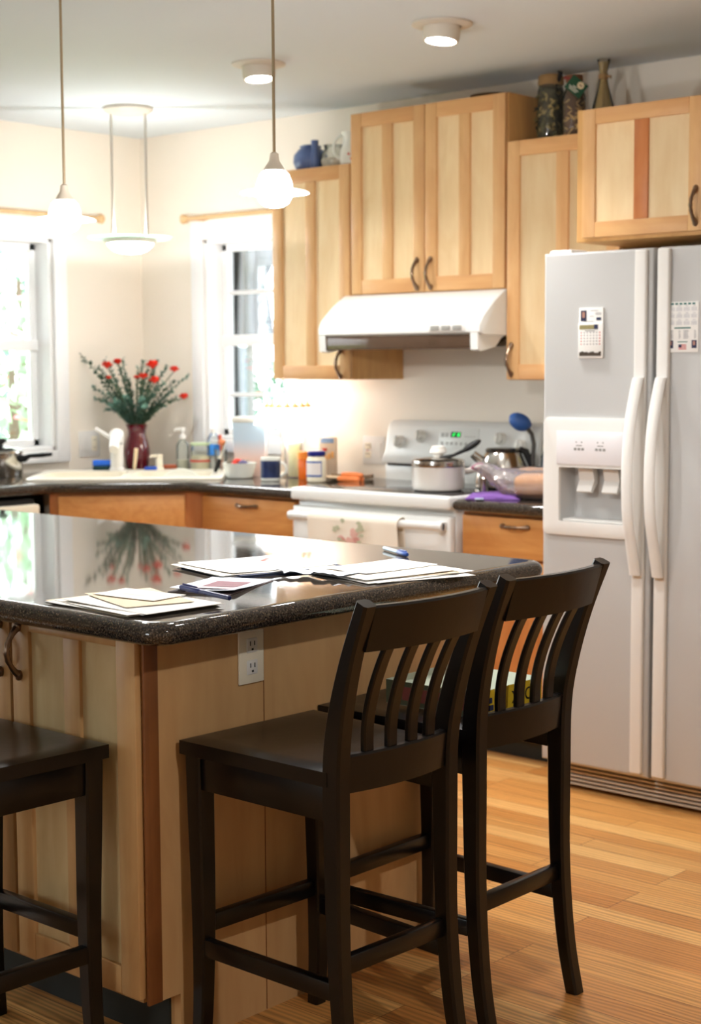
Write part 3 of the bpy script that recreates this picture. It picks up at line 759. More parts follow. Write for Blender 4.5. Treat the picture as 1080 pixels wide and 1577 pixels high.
b.build('key_mark', mat('key_print', (176, 176, 172), .5), cp)
# towel draped over the handle
def towel():
    b = MB(); X0, X1 = .115, .56; nx = 30; prof = []
    for i in range(7): prof.append((-.6735, .60 + i * .036))
    for i in range(7): a = PI * i / 6; prof.append((-.692 + .0225 * math.cos(a), .826 + .024 * math.sin(a)))
    for i in range(16): prof.append((-.7145, .82 - i * .031))
    th = .003; rows = []
    def P(u, k, off):
        yy, zz = prof[k]; f = min(1, max(0, (.84 - zz) / .3)); wv = .006 * f * math.sin(u * 21 + k * .05) + .003 * f * math.sin(u * 47)
        yy = yy + (wv if yy < -.692 else wv * .3) - off * (1 if yy < -.692 else -1)
        return (X0 + (X1 - X0) * u + .004 * math.sin(k * .8), yy, zz + (.004 * math.sin(u * 7) if k > 26 else 0))
    for side in (0, th):
        rows.append([[P(i / nx, k, side) for k in range(len(prof))] for i in range(nx + 1)])
    vs = [p for g in rows for c in g for p in c]; n = len(prof); o2 = (nx + 1) * n; fs = []
    for i in range(nx):
        for k in range(n - 1):
            a = i * n + k; fs += [[a, a + 1, a + n + 1, a + n], [o2 + a + n, o2 + a + n + 1, o2 + a + 1, o2 + a]]
    for k in range(n - 1):
        for i in (0, nx): a = i * n + k; fs.append([a, a + 1, o2 + a + 1, o2 + a])
    for i in range(nx):
        for k in (0, n - 1): a = i * n + k; fs.append([a, a + n, o2 + a + n, o2 + a])
    b.add(vs, fs); return b
tw = thing('dish_towel', (.34, -.71, .36), 'cream dish towel with a faded rose print over the oven handle', 'towel')
towel().build('cloth', mat('cream_towel', (238, 228, 212), .95, bump=.3, bscale=300), tw, ang=60)
b = MB(); rng = random.Random(5)
_bl = [0]
def blob(b, cx, cz, rx, rz, k, y):
    _bl[0] += 1; y -= .00012 * _bl[0]; b.mk(k); n = 9; vs = [(cx, y, cz)] + [(cx + rx * math.cos(2 * PI * j / n) * (.7 + .5 * rng.random()), y, cz + rz * math.sin(2 * PI * j / n) * (.7 + .5 * rng.random())) for j in range(n)]
    b.add(vs, [[0, 1 + j, 1 + (j + 1) % n] for j in range(n)])
for i in range(16):
    a = rng.random() * 6.28; rr_ = .045 * rng.random() ** .5; blob(b, .33 + rr_ * math.cos(a), .755 + rr_ * math.sin(a) * .9, .016, .014, rng.choice((0, 0, 1)), -.727)
for i in range(14):
    a = rng.random() * 6.28; rr_ = .05 + .03 * rng.random(); blob(b, .33 + rr_ * math.cos(a) * .9, .785 + rr_ * math.sin(a) * .7, .013, .008, 2, -.7267)
b.build('rose_print', [mat('faded_rose', (222, 178, 166), .95), mat('deeper_rose', (206, 146, 136), .95), mat('faded_leaf', (186, 188, 160), .95)], tw)

# range hood
r = thing('range_hood', (.38, -.25, 1.46), 'white range hood above the stove under the tall cabinet', 'range hood')
HX0, HX1 = -.032, .766
pr = [(-.002, 1.505), (-.478, 1.512), (-.494, 1.522), (-.496, 1.545), (-.482, 1.572), (-.452, 1.600), (-.412, 1.634), (-.372, 1.660), (-.338, 1.6795), (-.002, 1.6795)]
b = MB(); rings = []
for x, k in ((HX0, .985), (HX0 + .004, .997), (HX0 + .012, 1), (HX1 - .012, 1), (HX1 - .004, .997), (HX1, .985)):
    rings.append([(x, yy * k, 1.59 + (zz - 1.59) * k if zz < 1.67 else zz) for yy, zz in pr])
hb = b.loft(rings).build('shell', WHITE, r, ang=36)
VIS = glassy('smoked_visor', (120, 96, 78), .48, .08)
b = MB(); b.box(HX0 + .03, HX1 - .045, -.488, -.482, 1.462, 1.514, .001); b.build('visor', VIS, r)
for s, x in ((0, HX0 + .004), (1, HX1 - .046)):
    b = MB(); b.prism([(-.493, 1.520), (-.490, 1.458), (-.470, 1.452), (-.380, 1.470), (-.352, 1.498), (-.310, 1.514)], x, x + .034, 'x'); b.build('visor_bracket', WHITE, r)
MB().box(.06, .70, -.44, -.06, 1.494, 1.509, .002).build('filter', mat('grey_filter', (120, 112, 104), .5, metal=.5, bump=.4, bscale=200), r)
for x in (.36, .70): MB().box(x - .05, x + .05, -.30, -.20, 1.470, 1.497, .004).build('lamp_housing', mat('dark_lens', (92, 80, 66), .4), r)
M_ = Matrix.Identity(4)
b = MB(); b.box(.530, .700, -.4985, -.4945, 1.5255, 1.5505, .002); pn = b.build('switch_plate', FPLAST, r)
b = MB()
for i in range(3): b.box(.540 + i * .052, .582 + i * .052, -.502, -.498, 1.529, 1.547, .002)
b.build('switch', mat('grey_switch', (150, 148, 142), .4), pn)

# electrical plates on the walls
o = thing('wall_outlet', (-.16, 0, .98), 'white outlet and switch plate on the back wall beside the stove', 'outlet', 'electrical plates')
MB().box(-.225, -.105, -.006, -.0005, .982, 1.102, .003).build('plate', FPLAST, o)
q = MB()
for z in (1.022, 1.060): q.box(-.212, -.178, -.009, -.0055, z - .014, z + .014, .003)
k = q.build('socket', CREAMP, o)
b = MB()
for z in (1.022, 1.060):
    for dx in (-.006, .006): b.box(-.195 + dx - .0015, -.195 + dx + .0015, -.0098, -.0088, z, z + .009)
b.mk(1); b.box(-.1985, -.1925, -.0098, -.0088, 1.038, 1.043); b.build('slot', [DARK, RED], k)
MB().box(-.150, -.120, -.010, -.0055, 1.012, 1.072, .004).build('switch', FPLAST, o)
o = thing('wall_outlet', (XL, -.345, .98), 'white double plate on the left wall beneath the flowers', 'outlet', 'electrical plates')
MB().box(XL + .0005, XL + .006, -.410, -.285, .980, 1.102, .003).build('plate', FPLAST, o)
k = MB().box(XL + .005, XL + .009, -.335, -.303, 1.006, 1.076, .003).build('socket', CREAMP, o)
b = MB()
for z in (1.020, 1.054):
    for dy in (-.005, .005): b.box(XL + .0085, XL + .0095, -.319 + dy - .0012, -.319 + dy + .0012, z, z + .008)
b.build('slot', DARK, k)
MB().box(XL + .005, XL + .010, -.392, -.360, 1.006, 1.076, .003).build('switch', FPLAST, o)

# curtain rods
ROD = wood('pale_wood_rod', (226, 192, 146), (206, 168, 120), 'X')
def rod(label, a, c, out):
    a, c, out = Vector(a), Vector(c), Vector(out); m = (a + c) / 2
    r = thing('curtain_rod', m, label, 'curtain rod', 'wooden curtain rods')
    MB().tube([a, c], .011, 12).build('rod', ROD, r)
    t = (c - a).normalized()
    for e, s in ((a, -1), (c, 1)):
        MB().tube([e, e + t * s * .012, e + t * s * .02, e + t * s * .038, e + t * s * .05], [.012, .010, .020, .023, .012], 12).build('finial', ROD, r)
        MB().tube([e - t * s * .05, e - t * s * .05 - out], .012, 10).tube([e - t * s * .05 - out * .94, e - t * s * .05 - out], .022, 10).build('bracket', ROD, r)
rod('pale wooden curtain rod above the left wall window', (XL + .06, -.33, 2.088), (XL + .06, -2.38, 2.088), (.058, 0, 0))
rod('pale wooden curtain rod above the narrow back window', (-1.24, -.06, 2.082), (-.52, -.06, 2.082), (0, -.058, 0))

# ------------------------------------------------------------------ lamps
def lightdata(kind, name, energy, color, loc, rad=.03, **kw):
    l = bpy.data.lights.new(name, kind); l.energy = energy; l.color = color; l.shadow_soft_size = rad
    for k, v in kw.items(): setattr(l, k, v)
    o = bpy.data.objects.new(name, l); COL.objects.link(o); o.location = loc
    return o
WARM = (1, .99, .98)
def glow(name, c, e):
    return mat(name, (250, 246, 236), .4, emit=c, es=e)
LENS = glow('lit_lamp_lens', (255, 250, 242), 30)
SHADE = glow('lit_frosted_glass', (255, 250, 242), 13)
RIM = glow('lit_glass_rim', (255, 251, 246), 1.5)
CANW = mat('white_can_trim', (208, 200, 186), .5)
def downlight(x, y, label, ax, ay, W, cone=125):
    r = thing('recessed_light', (x, y, CZ), label, 'ceiling light', 'recessed eyeball ceiling lights')
    MB().lathe([(.098, -.0005), (.098, -.006), (.080, -.012), (.062, -.012), (.062, -.0005)], (x, y, CZ), 36).build('trim_ring', CANW, r)
    M_ = Matrix.Translation((x, y, CZ - .006)) @ Matrix.Rotation(ax, 4, 'X') @ Matrix.Rotation(ay, 4, 'Y')
    MB().lathe([(.060, .02), (.060, -.036), (.056, -.052), (.050, -.052), (.046, -.040)], n=32, M=M_).build('eyeball', CANW, r)
    MB().lathe([(.049, -.044), (.046, -.047), (.03, -.054), (.002, -.057)], n=28, M=M_).build('lens', LENS, r)
    l = lightdata('SPOT', 'recessed_lamp_light', W, WARM, M_ @ Vector((0, 0, -.075)), .04, spot_size=math.radians(cone), spot_blend=.9)
    l.rotation_euler = M_.to_euler()
    return r
DW = 40
downlight(1.017, -1.035, 'brighter recessed ceiling light near the fridge side', -.10, .02, DW * .85)
downlight(.113, -.958, 'dimmer recessed ceiling light above the sink side of the stove', -.03, -.10, DW * .8)
downlight(2.3, -1.95, 'recessed ceiling light in front of the refrigerator out of view', .12, .05, DW * .25)
downlight(1.62, -1.62, 'unseen narrow ceiling spot added over the aisle to brighten the floor', 0, 0, DW * 1.15, 80)  # added narrow spot outside the frame, brightens the aisle floor but not the cabinets
downlight(4.4, -3.3, 'recessed ceiling light over the dining side out of view', 0, .6, DW * 1.2)
def pendant(x, y, z, label):
    """island pendant: cord, socket cap, ringed glass shade; z = rim height"""
    r = thing('pendant_light', (x, y, z), label, 'pendant light', 'glass pendants over the island')
    MB().tube([(x, y, z + .078), (x, y, CZ - .01)], .0035, 8).build('cord', mat('brass_cord', (168, 148, 118), .35, metal=.7), r)
    MB().lathe([(.055, CZ - .0005 - z), (.055, CZ - .012 - z), (.03, CZ - .03 - z), (.006, CZ - .034 - z)], (x, y, z), 28).build('ceiling_cap', CANW, r)
    MB().lathe([(.0045, .090), (.010, .086), (.012, .070), (.020, .058), (.026, .048)], (x, y, z), 24).build('socket_cap', mat('pale_socket', (226, 214, 196), .4), r)
    MB().lathe([(.024, .050), (.034, .040), (.041, .022), (.043, .006), (.041, -.012), (.033, -.026), (.02, -.034), (.002, -.037)], (x, y, z), 32).build('glass_ball', SHADE, r)
    MB().lathe([(.041, .008), (.056, .006), (.074, .002), (.080, -.001), (.080, -.004), (.070, -.003), (.050, -.001), (.041, .0)], (x, y, z), 40).build('glass_rim', RIM, r)
    lightdata('POINT', 'pendant_lamp_light', 17, WARM, (x, y, z - .06), .04)
    return r
pendant(.907, -2.48, 1.785, 'glass pendant lamp over the island on the window side')
pendant(1.668, -2.48, 1.797, 'glass pendant lamp over the island in front of the upper cabinets')
# corner pendant on two rods with a glass disc
cx, cy, cz = -.974, -.644, 1.945
r = thing('pendant_light', (cx, cy, cz), 'double-rod pendant with a wide glass disc above the corner sink', 'pendant light')
NICK = mat('brushed_nickel', (212, 208, 200), .3, metal=.8)
MB().lathe([(.105, CZ - .0005 - cz), (.105, CZ - .012 - cz), (.085, CZ - .026 - cz), (.02, CZ - .030 - cz)], (cx, cy, cz), 40).build('canopy', CANW, r)
for s in (-1, 1):
    p = Vector((cx, cy, 0)) + Vector((_R.x, _R.y, 0)) * s * .072
    MB().tube([(p.x, p.y, cz - .012), (p.x, p.y, CZ - .02)], .0055, 10).tube([(p.x, p.y, cz - .010), (p.x, p.y, cz + .10)], [.010, .0055], 10).build('rod', NICK, r)
MB().lathe([(.100, .002), (.178, .004), (.180, .001), (.178, -.003), (.100, -.003)], (cx, cy, cz), 48).build('glass_disc', frosted('green_edged_glass', (222, 242, 234)), r)
bw = MB().lathe([(.112, .0), (.112, -.016), (.098, -.024), (.098, -.010), (.104, -.002)], (cx, cy, cz), 44).build('bowl_ring', CANW, r)
MB().lathe([(.098, -.018), (.092, -.034), (.070, -.052), (.04, -.062), (.002, -.065)], (cx, cy, cz), 40).build('bowl', glow('lit_bowl_glass', (252, 253, 255), 36), r)
lightdata('POINT', 'corner_lamp_light', 8, WARM, (cx, cy, cz + .02), .012)

# ------------------------------------------------------------------ corner sink and what stands round it
SINK = mat('cream_sink_enamel', (240, 232, 214), .3, coat=.2, var=.01)
dc = dg(0, .36, 0)
r = thing('kitchen_sink', (dc[0], dc[1], CT - .1), 'cream drop-in double sink set across the counter corner', 'sink')
b = MB(); ZT = CT + .012
o_ = rrect(-.415, .415, .095, .665, .05, 5); o2_ = rrect(-.405, .405, .105, .655, .045, 5)
bm = bmesh.new()
def ploop(ps, z):
    v = [bm.verts.new((p[0], p[1], z)) for p in ps]; return [bm.edges.new((v[i], v[(i + 1) % len(v)])) for i in range(len(v))]
basins = (rrect(-.36, -.02, .150, .520, .05, 5), rrect(.02, .36, .150, .520, .05, 5))
e = ploop(o2_, ZT)
for q in basins: e += ploop(q, ZT)
bmesh.ops.triangle_fill(bm, use_beauty=True, edges=e); b.bm(bm, MD)
b.loft([[(x, y, CT + .0005) for x, y in o_], [(x, y, CT + .008) for x, y in o_], [(x, y, ZT) for x, y in o2_]], False, M=MD)
for x0, x1 in ((-.36, -.02), (.02, .36)):
    b.loft([[(x, y, ZT) for x, y in rrect(x0, x1, .150, .520, .05, 5)], [(x, y, CT - .16) for x, y in rrect(x0 + .012, x1 - .012, .162, .508, .05, 5)]], False, M=MD)
    b.add([(x, y, CT - .16) for x, y in rrect(x0 + .012, x1 - .012, .162, .508, .05, 5)], [list(range(24))], MD)
b.build('basin', SINK, r, flip=True)
SZ = ZT
x, y, _ = dg(-.080, .60, 0)
r = thing('faucet', (x, y, SZ), 'white pull-out faucet with its lever tilted to the left', 'faucet')
TW = Vector((.69, -.724, 0))
b = MB(); b.lathe([(.036, 0), (.036, .006), (.029, .014), (.0285, .10), (.030, .13), (.031, .145)], (x, y, SZ), 28); b.build('body', FPLAST, r)
b = MB(); b.sphere((x, y, SZ + .155), .033, n=24, sc=(1, 1, 1.05)); b.tube([(x + TW.x * .02, y + TW.y * .02, SZ + .150), (x + TW.x * .07, y + TW.y * .07, SZ + .135), (x + TW.x * .13, y + TW.y * .13, SZ + .10)], [.027, .023, .021], 18)
b.build('spout', FPLAST, r)
b = MB(); lv = Vector((-_R.x, -_R.y, .62)).normalized()
b.tube([Vector((x, y, SZ + .13)) + lv * t for t in (.02, .05, .09, .112)], [.010, .009, .008, .009], 12); b.build('lever', FPLAST, r)
b = MB(); b.lathe([(.0315, .118), (.0315, .124)], (x, y, SZ), 28); b.build('ring', mat('grey_ring', (150, 150, 142), .4), r)

def at(a, n, z=None): p = dg(a, n, 0); return p[0], p[1], (CT if z is None else z)
x, y, z = at(-.152, .635, SZ)
r = thing('sponge', (x, y, z), 'blue and dark green scrub sponge on the sink rim left of the faucet', 'sponge')
Ms = Matrix.Translation((x, y, z)) @ Matrix.Rotation(DANG, 4, 'Z')
MB().box(-.040, .040, -.02, .02, 0, .020, .003, M=Ms).build('scour_pad', mat('dark_green_scour', (24, 58, 62), .95, bump=.6, bscale=400), r)
MB().box(-.040, .040, -.02, .02, .020, .044, .004, M=Ms).build('foam', mat('blue_foam', (44, 106, 216), .9, bump=.5, bscale=300), r)
x, y, z = at(.012, .50, SZ)
tag(MB().tube([at(.0, .575, SZ + .009), at(.006, .56, SZ + .05), at(.012, .55, SZ + .10)], [.007, .008, .009], 12).build('brush_handle', mat('pale_wood_stick', (226, 204, 168), .6, var=.05)), 'pale wooden brush handle sticking up in front of the red vase', 'brush')
x, y, z = at(.070, .615, SZ)
Ms = Matrix.Translation((x, y, z)) @ Matrix.Rotation(DANG, 4, 'Z')
tag(MB().box(-.028, .028, -.016, .016, 0, .014, .004, M=Ms).build('scrub_pad', mat('blue_scrub', (52, 90, 190), .9, bump=.5, bscale=300)), 'flat blue scrub pad on the sink rim before the vase', 'sponge')
x, y, z = at(.108, .63, SZ)
r = thing('soap_dispenser', (x, y, z), 'cream built-in soap pump on the sink rim right of the vase', 'soap dispenser')
MB().lathe([(.022, 0), (.022, .004), (.016, .012), (.015, .045), (.013, .05)], (x, y, z), 20).build('body', CREAMP, r)
MB().lathe([(.013, .05), (.015, .056), (.015, .068), (.004, .070)], (x, y, z), 20).tube([(x, y, z + .062), (x - .024, y - .022, z + .062), (x - .032, y - .03, z + .056)], [.008, .006, .005], 10).build('nozzle', CREAMP, r)
x, y, z = at(.148, .77)
tag(MB().lathe([(.045, 0), (.052, .008), (.055, .022), (.052, .022), (.048, .010), (.002, .008)], (x, y, z), 32).build('small_dish', mat('terracotta', (206, 110, 74), .6, var=.1)), 'low terracotta dish between the soap pump and soap bottle', 'dish')

# vase with flowers
vx, vy, _ = dg(-.014, .85, 0)
r = thing('vase', (vx, vy, CT), 'dark red glass vase holding the bouquet in the corner', 'vase')
VG = mat('ruby_glass', (92, 10, 26), .10, spec=.8, coat=.6, var=.25, bscale=9)
MB().lathe([(.045, 0), (.050, .004), (.056, .03), (.061, .065), (.060, .095), (.052, .130), (.043, .160), (.042, .180), (.050, .204), (.054, .210), (.051, .208), (.040, .182), (.041, .160), (.050, .13), (.057, .095), (.057, .065), (.050, .02), (.002, .012)], (vx, vy, CT), 40).build('body', VG, r)
LEAFA = mat('eucalyptus_leaf', (92, 130, 114), .7, var=.25, bscale=30)
LEAFB = mat('dark_bouquet_leaf', (66, 98, 80), .7, var=.3, bscale=30)
STEMM = mat('flower_stem', (72, 92, 58), .7, var=.2)
BLOOM = mat('orange_red_petal', (226, 52, 26), .6, var=.15, bscale=60)
rg = random.Random(3)
VT = Vector((vx, vy, CT + .20))
RV = Vector((_R.x, _R.y, 0)); FV = Vector((-_F.x, -_F.y, 0)).normalized()
def vpt(u, v, d=0): return VT + RV * u + Vector((0, 0, v)) + FV * d
def stem_curve(u, v, d, sag=0):
    tip = vpt(u, v, d); base = VT + Vector((0, 0, -.17)) - RV * u * .06
    mid = VT + RV * (u * .12) + FV * d * .12 + Vector((0, 0, .0))
    pts = []
    for i in range(17):
        t = i / 16
        if t < .3: p = base.lerp(mid, t / .3)
        else:
            k = (t - .3) / .7; ctrl = mid.lerp(tip, .45) + Vector((0, 0, .05 + sag))
            p = (1 - k) ** 2 * mid + 2 * k * (1 - k) * ctrl + k * k * tip
        pts.append(p)
    return pts
def leaf(b, p, dr, up, L, W):
    dr = dr.normalized(); sd = dr.cross(up).normalized(); nn = sd.cross(dr) * .12 * L
    b.add([p, p + dr * L * .45 + sd * W * .5 + nn, p + dr * L * 1.0, p + dr * L * .45 - sd * W * .5 + nn], [[0, 1, 2], [0, 2, 3]])
def sprig(u, v, d, label, n=44, L=.025, m=LEAFA, grp='eucalyptus sprigs in the red vase', start=.34):
    pts = stem_curve(u, v, d); r = thing('foliage_sprig', pts[0], label, 'sprig', grp)
    MB().tube(pts, [.0028 - .0018 * i / 16 for i in range(17)], 6).build('stem', STEMM, r)
    b = MB()
    for i in range(n):
        t = start + (1 - start) * i / (n - 1); k = min(15, int(t * 16)); p = pts[k].lerp(pts[k + 1], t * 16 - k); tg = (pts[k + 1] - pts[k]).normalized()
        a = rg.random() * 6.28; o_ = tg.orthogonal().normalized(); sdv = Matrix.Rotation(a, 3, tg) @ o_
        leaf(b, p, sdv + tg * (.35 + rg.random() * .5), tg + sdv * .1, L * (.7 + .6 * rg.random()) * (1.1 - .35 * t), L * .74)
    l = b.build('leaves', m, r, flip=False); tag(l, kind='stuff')
    return r
sprig(-.262, .335, -.06, 'long dark sprig reaching up to the far left of the bouquet', 40, .030, LEAFB)
sprig(.245, .235, .0, 'thin pale sprig reaching to the far right of the bouquet', 32, .024, LEAFA)
sprig(.190, .128, .02, 'low dark sprig pointing right over the soap bottle', 46, .030, LEAFB)
sprig(-.150, .120, .03, 'low leafy sprig drooping out to the left over the faucet', 36, .028, LEAFA)
mids = [(-.16, .24, .02), (-.11, .22, .05), (-.07, .26, .0), (-.03, .22, .06), (.015, .27, .01), (.05, .22, .06), (.09, .25, .0), (.13, .20, .04), (-.12, .15, .06), (.08, .15, .07), (-.04, .14, .08), (.03, .30, -.04), (-.09, .30, -.05), (-.20, .18, -.02), (.14, .28, -.05), (-.02, .12, .07), (.04, .13, .08), (-.08, .12, .08), (-.17, .27, .0), (.17, .16, .0), (-.06, .31, .02), (.065, .30, .0), (-.19, .13, .0), (-.14, .08, .04), (.13, .10, .04), (.10, .30, .02), (-.14, .31, .0), (.18, .21, .0), (-.10, .10, .08), (.05, .10, .09)]
for i, (u, v, d) in enumerate(mids):
    sprig(u, v, d, 'blue-green leafy sprig among the many filling the red vase', 44, .025, LEAFA if i % 3 else LEAFB, 'dense sprigs in the middle of the bouquet')
def flower(u, v, d, label, s=1.0):
    pts = stem_curve(u, v, d); r = thing('red_flower', pts[0], label, 'flower', 'red flowers in the vase')
    MB().tube(pts, .0022, 6).build('stem', STEMM, r)
    b = MB(); c = pts[-1]
    for ring, (n_, rad, hgt) in enumerate(((5, .026, .014), (5, .020, .022), (4, .012, .026))):
        for k in range(n_):
            a = 2 * PI * k / n_ + ring * .6 + u * 9; e = Vector((math.cos(a), math.sin(a), 0)); sd = Vector((-e.y, e.x, 0)); R_ = rad * s
            b.add([c, c + e * R_ * .7 + sd * R_ * .6 + Vector((0, 0, hgt * .5 * s)), c + e * R_ + sd * R_ * .3 + Vector((0, 0, hgt * s)), c + e * R_ - sd * R_ * .3 + Vector((0, 0, hgt * s)), c + e * R_ * .7 - sd * R_ * .6 + Vector((0, 0, hgt * .5 * s))], [[0, 1, 2, 3, 4]])
    b.sphere(c + Vector((0, 0, .006)), .010 * s, n=10)
    b.build('bloom', BLOOM, r, flip=False)
for u, v, d, l, s in ((-.125, .275, .05, 'red flower at the upper left of the bouquet', 1.1), (-.083, .292, .0, 'small red flower beside the upper left one', .9), (.085, .275, .05, 'large red flower standing highest in the middle right', 1.25),
                      (.180, .255, .0, 'red flower standing alone at the upper right', .95), (.045, .225, .08, 'red flower low in the centre of the bouquet', .95), (.097, .205, .08, 'red flower just under the large middle one', 1.1),
                      (.225, .130, .03, 'red flower drooping at the far right', .95), (-.115, .222, .07, 'half-hidden red flower among the left leaves', .6), (.010, .222, .05, 'half-hidden red flower among the centre leaves', .6)):
    flower(u, v, d, l, s)

# bottles and jars to the right of the vase
x, y, z = at(.206, .74)
r = thing('soap_bottle', (x, y, z), 'clear soap bottle with a white pump right of the vase', 'bottle')
MB().lathe([(.028, 0), (.030, .006), (.030, .115), (.024, .130), (.014, .138), (.014, .146)], (x, y, z), 24).build('bottle', CLEAR, r)
MB().lathe([(.027, .004), (.0275, .05), (.002, .052)], (x, y, z), 20).build('liquid', mat('pale_soap', (228, 224, 196), .3), r)
MB().lathe([(.015, .146), (.015, .162), (.006, .165), (.006, .178), (.011, .182), (.011, .196), (.002, .198)], (x, y, z), 18).tube([(x, y, z + .19), (x - .02, y - .019, z + .19), (x - .027, y - .026, z + .184)], [.009, .006, .005], 10).build('pump', FPLAST, r)
x, y, z = at(.29, .685)
r = thing('glass_jar', (x, y, z), 'wide clear jar with a green rim and red band before the back window', 'jar')
MB().lathe([(.042, 0), (.046, .005), (.046, .105), (.042, .118), (.042, .122)], (x, y, z), 28).build('glass', CLEAR, r)
MB().lathe([(.0445, .118), (.0455, .122), (.0455, .130), (.002, .131)], (x, y, z), 28).build('lid', mat('pale_green_lid', (186, 206, 166), .5), r)
MB().lathe([(.043, .006), (.0435, .072), (.002, .073)], (x, y, z), 28).build('contents', mat('pale_grain', (224, 216, 176), .8, var=.2, bscale=120), r)
MB().lathe([(.0468, .044), (.0468, .052)], (x, y, z), 28).build('band', RED, r)
x, y, z = at(.352, .70)
r = thing('water_bottle', (x, y, z), 'clear plastic water bottle with a blue label before the back window', 'bottle')
MB().lathe([(.030, 0), (.032, .006), (.031, .03), (.032, .05), (.032, .13), (.026, .155), (.013, .172), (.013, .178)], (x, y, z), 24).build('bottle', CLEAR, r)
MB().lathe([(.0325, .072), (.0325, .122)], (x, y, z), 24).build('label', mat('blue_label', (52, 130, 214), .4, var=.3, bscale=60), r)
MB().lathe([(.015, .176), (.015, .192), (.002, .193)], (x, y, z), 18).build('cap', FPLAST, r)
x, y, z = at(.385, .66)
r = thing('utensil_cup', (x, y, z), 'clear cup with a brush and an orange figure beside the water bottle', 'cup')
MB().lathe([(.026, 0), (.031, .10), (.029, .10), (.025, .004), (.002, .004)], (x, y, z), 20).build('glass', CLEAR, r)
MB().tube([(x, y, z + .01), (x - .012, y + .01, z + .12), (x - .018, y + .012, z + .165)], [.004, .004, .009], 8).build('brush', mat('coral_plastic', (206, 96, 66), .5), r)
MB().sphere((x + .012, y - .004, z + .132), .018, sc=(1, 1, .9)).tube([(x + .01, y, z + .01), (x + .012, y - .004, z + .12)], .004, 8).build('spoon', mat('orange_plastic', (216, 128, 84), .5), r)
x, y, z = at(.22, .40, SZ)
Ms = Matrix.Translation((x, y, SZ + .002)) @ Matrix.Rotation(DANG, 4, 'Z') @ Matrix.Rotation(math.radians(-62), 4, 'X')
tag(MB().lathe([(.045, 0), (.085, .004), (.100, .014), (.102, .016), (.098, .017), (.082, .008), (.002, .005)], (0, 0, 0), 40, M=Matrix.Translation((x, y, SZ - .082)) @ Matrix.Rotation(DANG, 4, 'Z') @ Matrix.Rotation(math.radians(70), 4, 'X')).build('plate', mat('white_china', (232, 234, 226), .25)), 'white plate standing in the right sink basin', 'plate')
p0, p1 = Vector(at(.372, .385, SZ + .004)), Vector(at(.405, .37, SZ + .095))
r = thing('kitchen_knife', p0, 'kitchen knife with a black handle leaning at the right end of the sink', 'knife')
pm = p0.lerp(p1, .62)
MB().tube([p0, p0.lerp(pm, .5), pm], [.008, .0105, .008], 10).build('handle', BLACK, r)
nb = (p1 - p0).normalized(); e2 = (p1 + nb * .05); sd = RV * .009
MB().loft([[pm - sd, pm + FV * .001, pm + sd, pm - FV * .001], [e2 - sd * .3, e2 + FV * .0004, e2 + sd * .2, e2 - FV * .0004]]).build('blade', STEEL, r)

# counter right of the sink
x, y, z = -.603, -.375, CT
r = thing('bowl', (x, y, z), 'white bowl with tomato and greens right of the sink', 'bowl')
MB().lathe([(.050, 0), (.056, .004), (.070, .05), (.073, .064), (.074, .066), (.070, .066), (.054, .010), (.002, .006)], (x, y, z), 36).build('dish', mat('white_china', (232, 234, 226), .25), r)
for dx, dy, s, c, nm, lb in ((-.002, -.01, .026, (206, 44, 30), 'tomato', 'red tomato in the white bowl'), (-.038, -.012, .020, (96, 86, 64), 'mushroom', 'brown mushroom in the white bowl'), (.036, -.014, .021, (84, 78, 120), 'plum', 'purple plum in the white bowl')):
    tag(MB().sphere((x + dx, y + dy, z + .062), s, n=16, sc=(1, 1, .85)).build(nm, mat(nm + '_skin', c, .35, var=.2, bscale=40)), lb, 'produce')
b = MB()
for i in range(16):
    a = rg.random() * 6.28; q = Vector((x + .012 + .018 * math.cos(a), y + .018 * math.sin(a), z + .066)); leaf(b, q, Vector((math.cos(a), math.sin(a), .5)), Vector((0, 0, 1)), .024, .014)
tag(b.build('salad_leaves', mat('salad_green', (88, 128, 66), .6, var=.3), flip=False), 'green salad leaves in the white bowl', 'leaves', kind='stuff')
# tall square plastic container with photo-like tint
x, y, z = -.653, -.255, CT
r = thing('storage_container', (x, y, z), 'tall square translucent container with bluish and pink sides behind the bowl', 'container')
def grad_mat():
    m, nt, b = nodes('tinted_container'); tc = N(nt, 'ShaderNodeTexCoord'); sp = N(nt, 'ShaderNodeSeparateXYZ'); rp = N(nt, 'ShaderNodeValToRGB'); mr = N(nt, 'ShaderNodeMapRange')
    mr.inputs['From Max'].default_value = .26; e = rp.color_ramp.elements
    e[0].position = .30; e[0].color = col((236, 204, 190)); e[1].position = .62; e[1].color = col((188, 210, 226))
    nt.links.new(tc.outputs['Object'], sp.inputs[0]); nt.links.new(sp.outputs['Z'], mr.inputs['Value']); nt.links.new(mr.outputs[0], rp.inputs[0]); nt.links.new(rp.outputs[0], b.inputs['Base Color'])
    b.inputs['Roughness'].default_value = .25; return m
Mb = RZ(x, y, z, DANG * .85)
MB().loft([[(sx * w_, sy * w_ * .8, zz) for sx, sy in ((-1, -1), (1, -1), (1, 1), (-1, 1))] for zz, w_ in ((0, .060), (.005, .063), (.235, .071))], M=Mb).build('body', grad_mat(), r)
MB().box(-.074, .074, -.061, .061, .235, .258, .006, M=Mb).build('lid', mat('milky_lid', (226, 226, 216), .4), r)
x, y, z = -.378, -.415, CT
r = thing('mug', (x, y, z), 'white mug with a dark blue mountain picture on the counter', 'mug')
MB().lathe([(.036, 0), (.041, .004), (.042, .010), (.042, .098), (.040, .100), (.038, .098), (.038, .012), (.002, .008)], (x, y, z), 36).build('cup', mat('white_china', (232, 234, 226), .25), r)
b = MB(); n_ = 26; a0 = math.atan2(FV.y, FV.x)
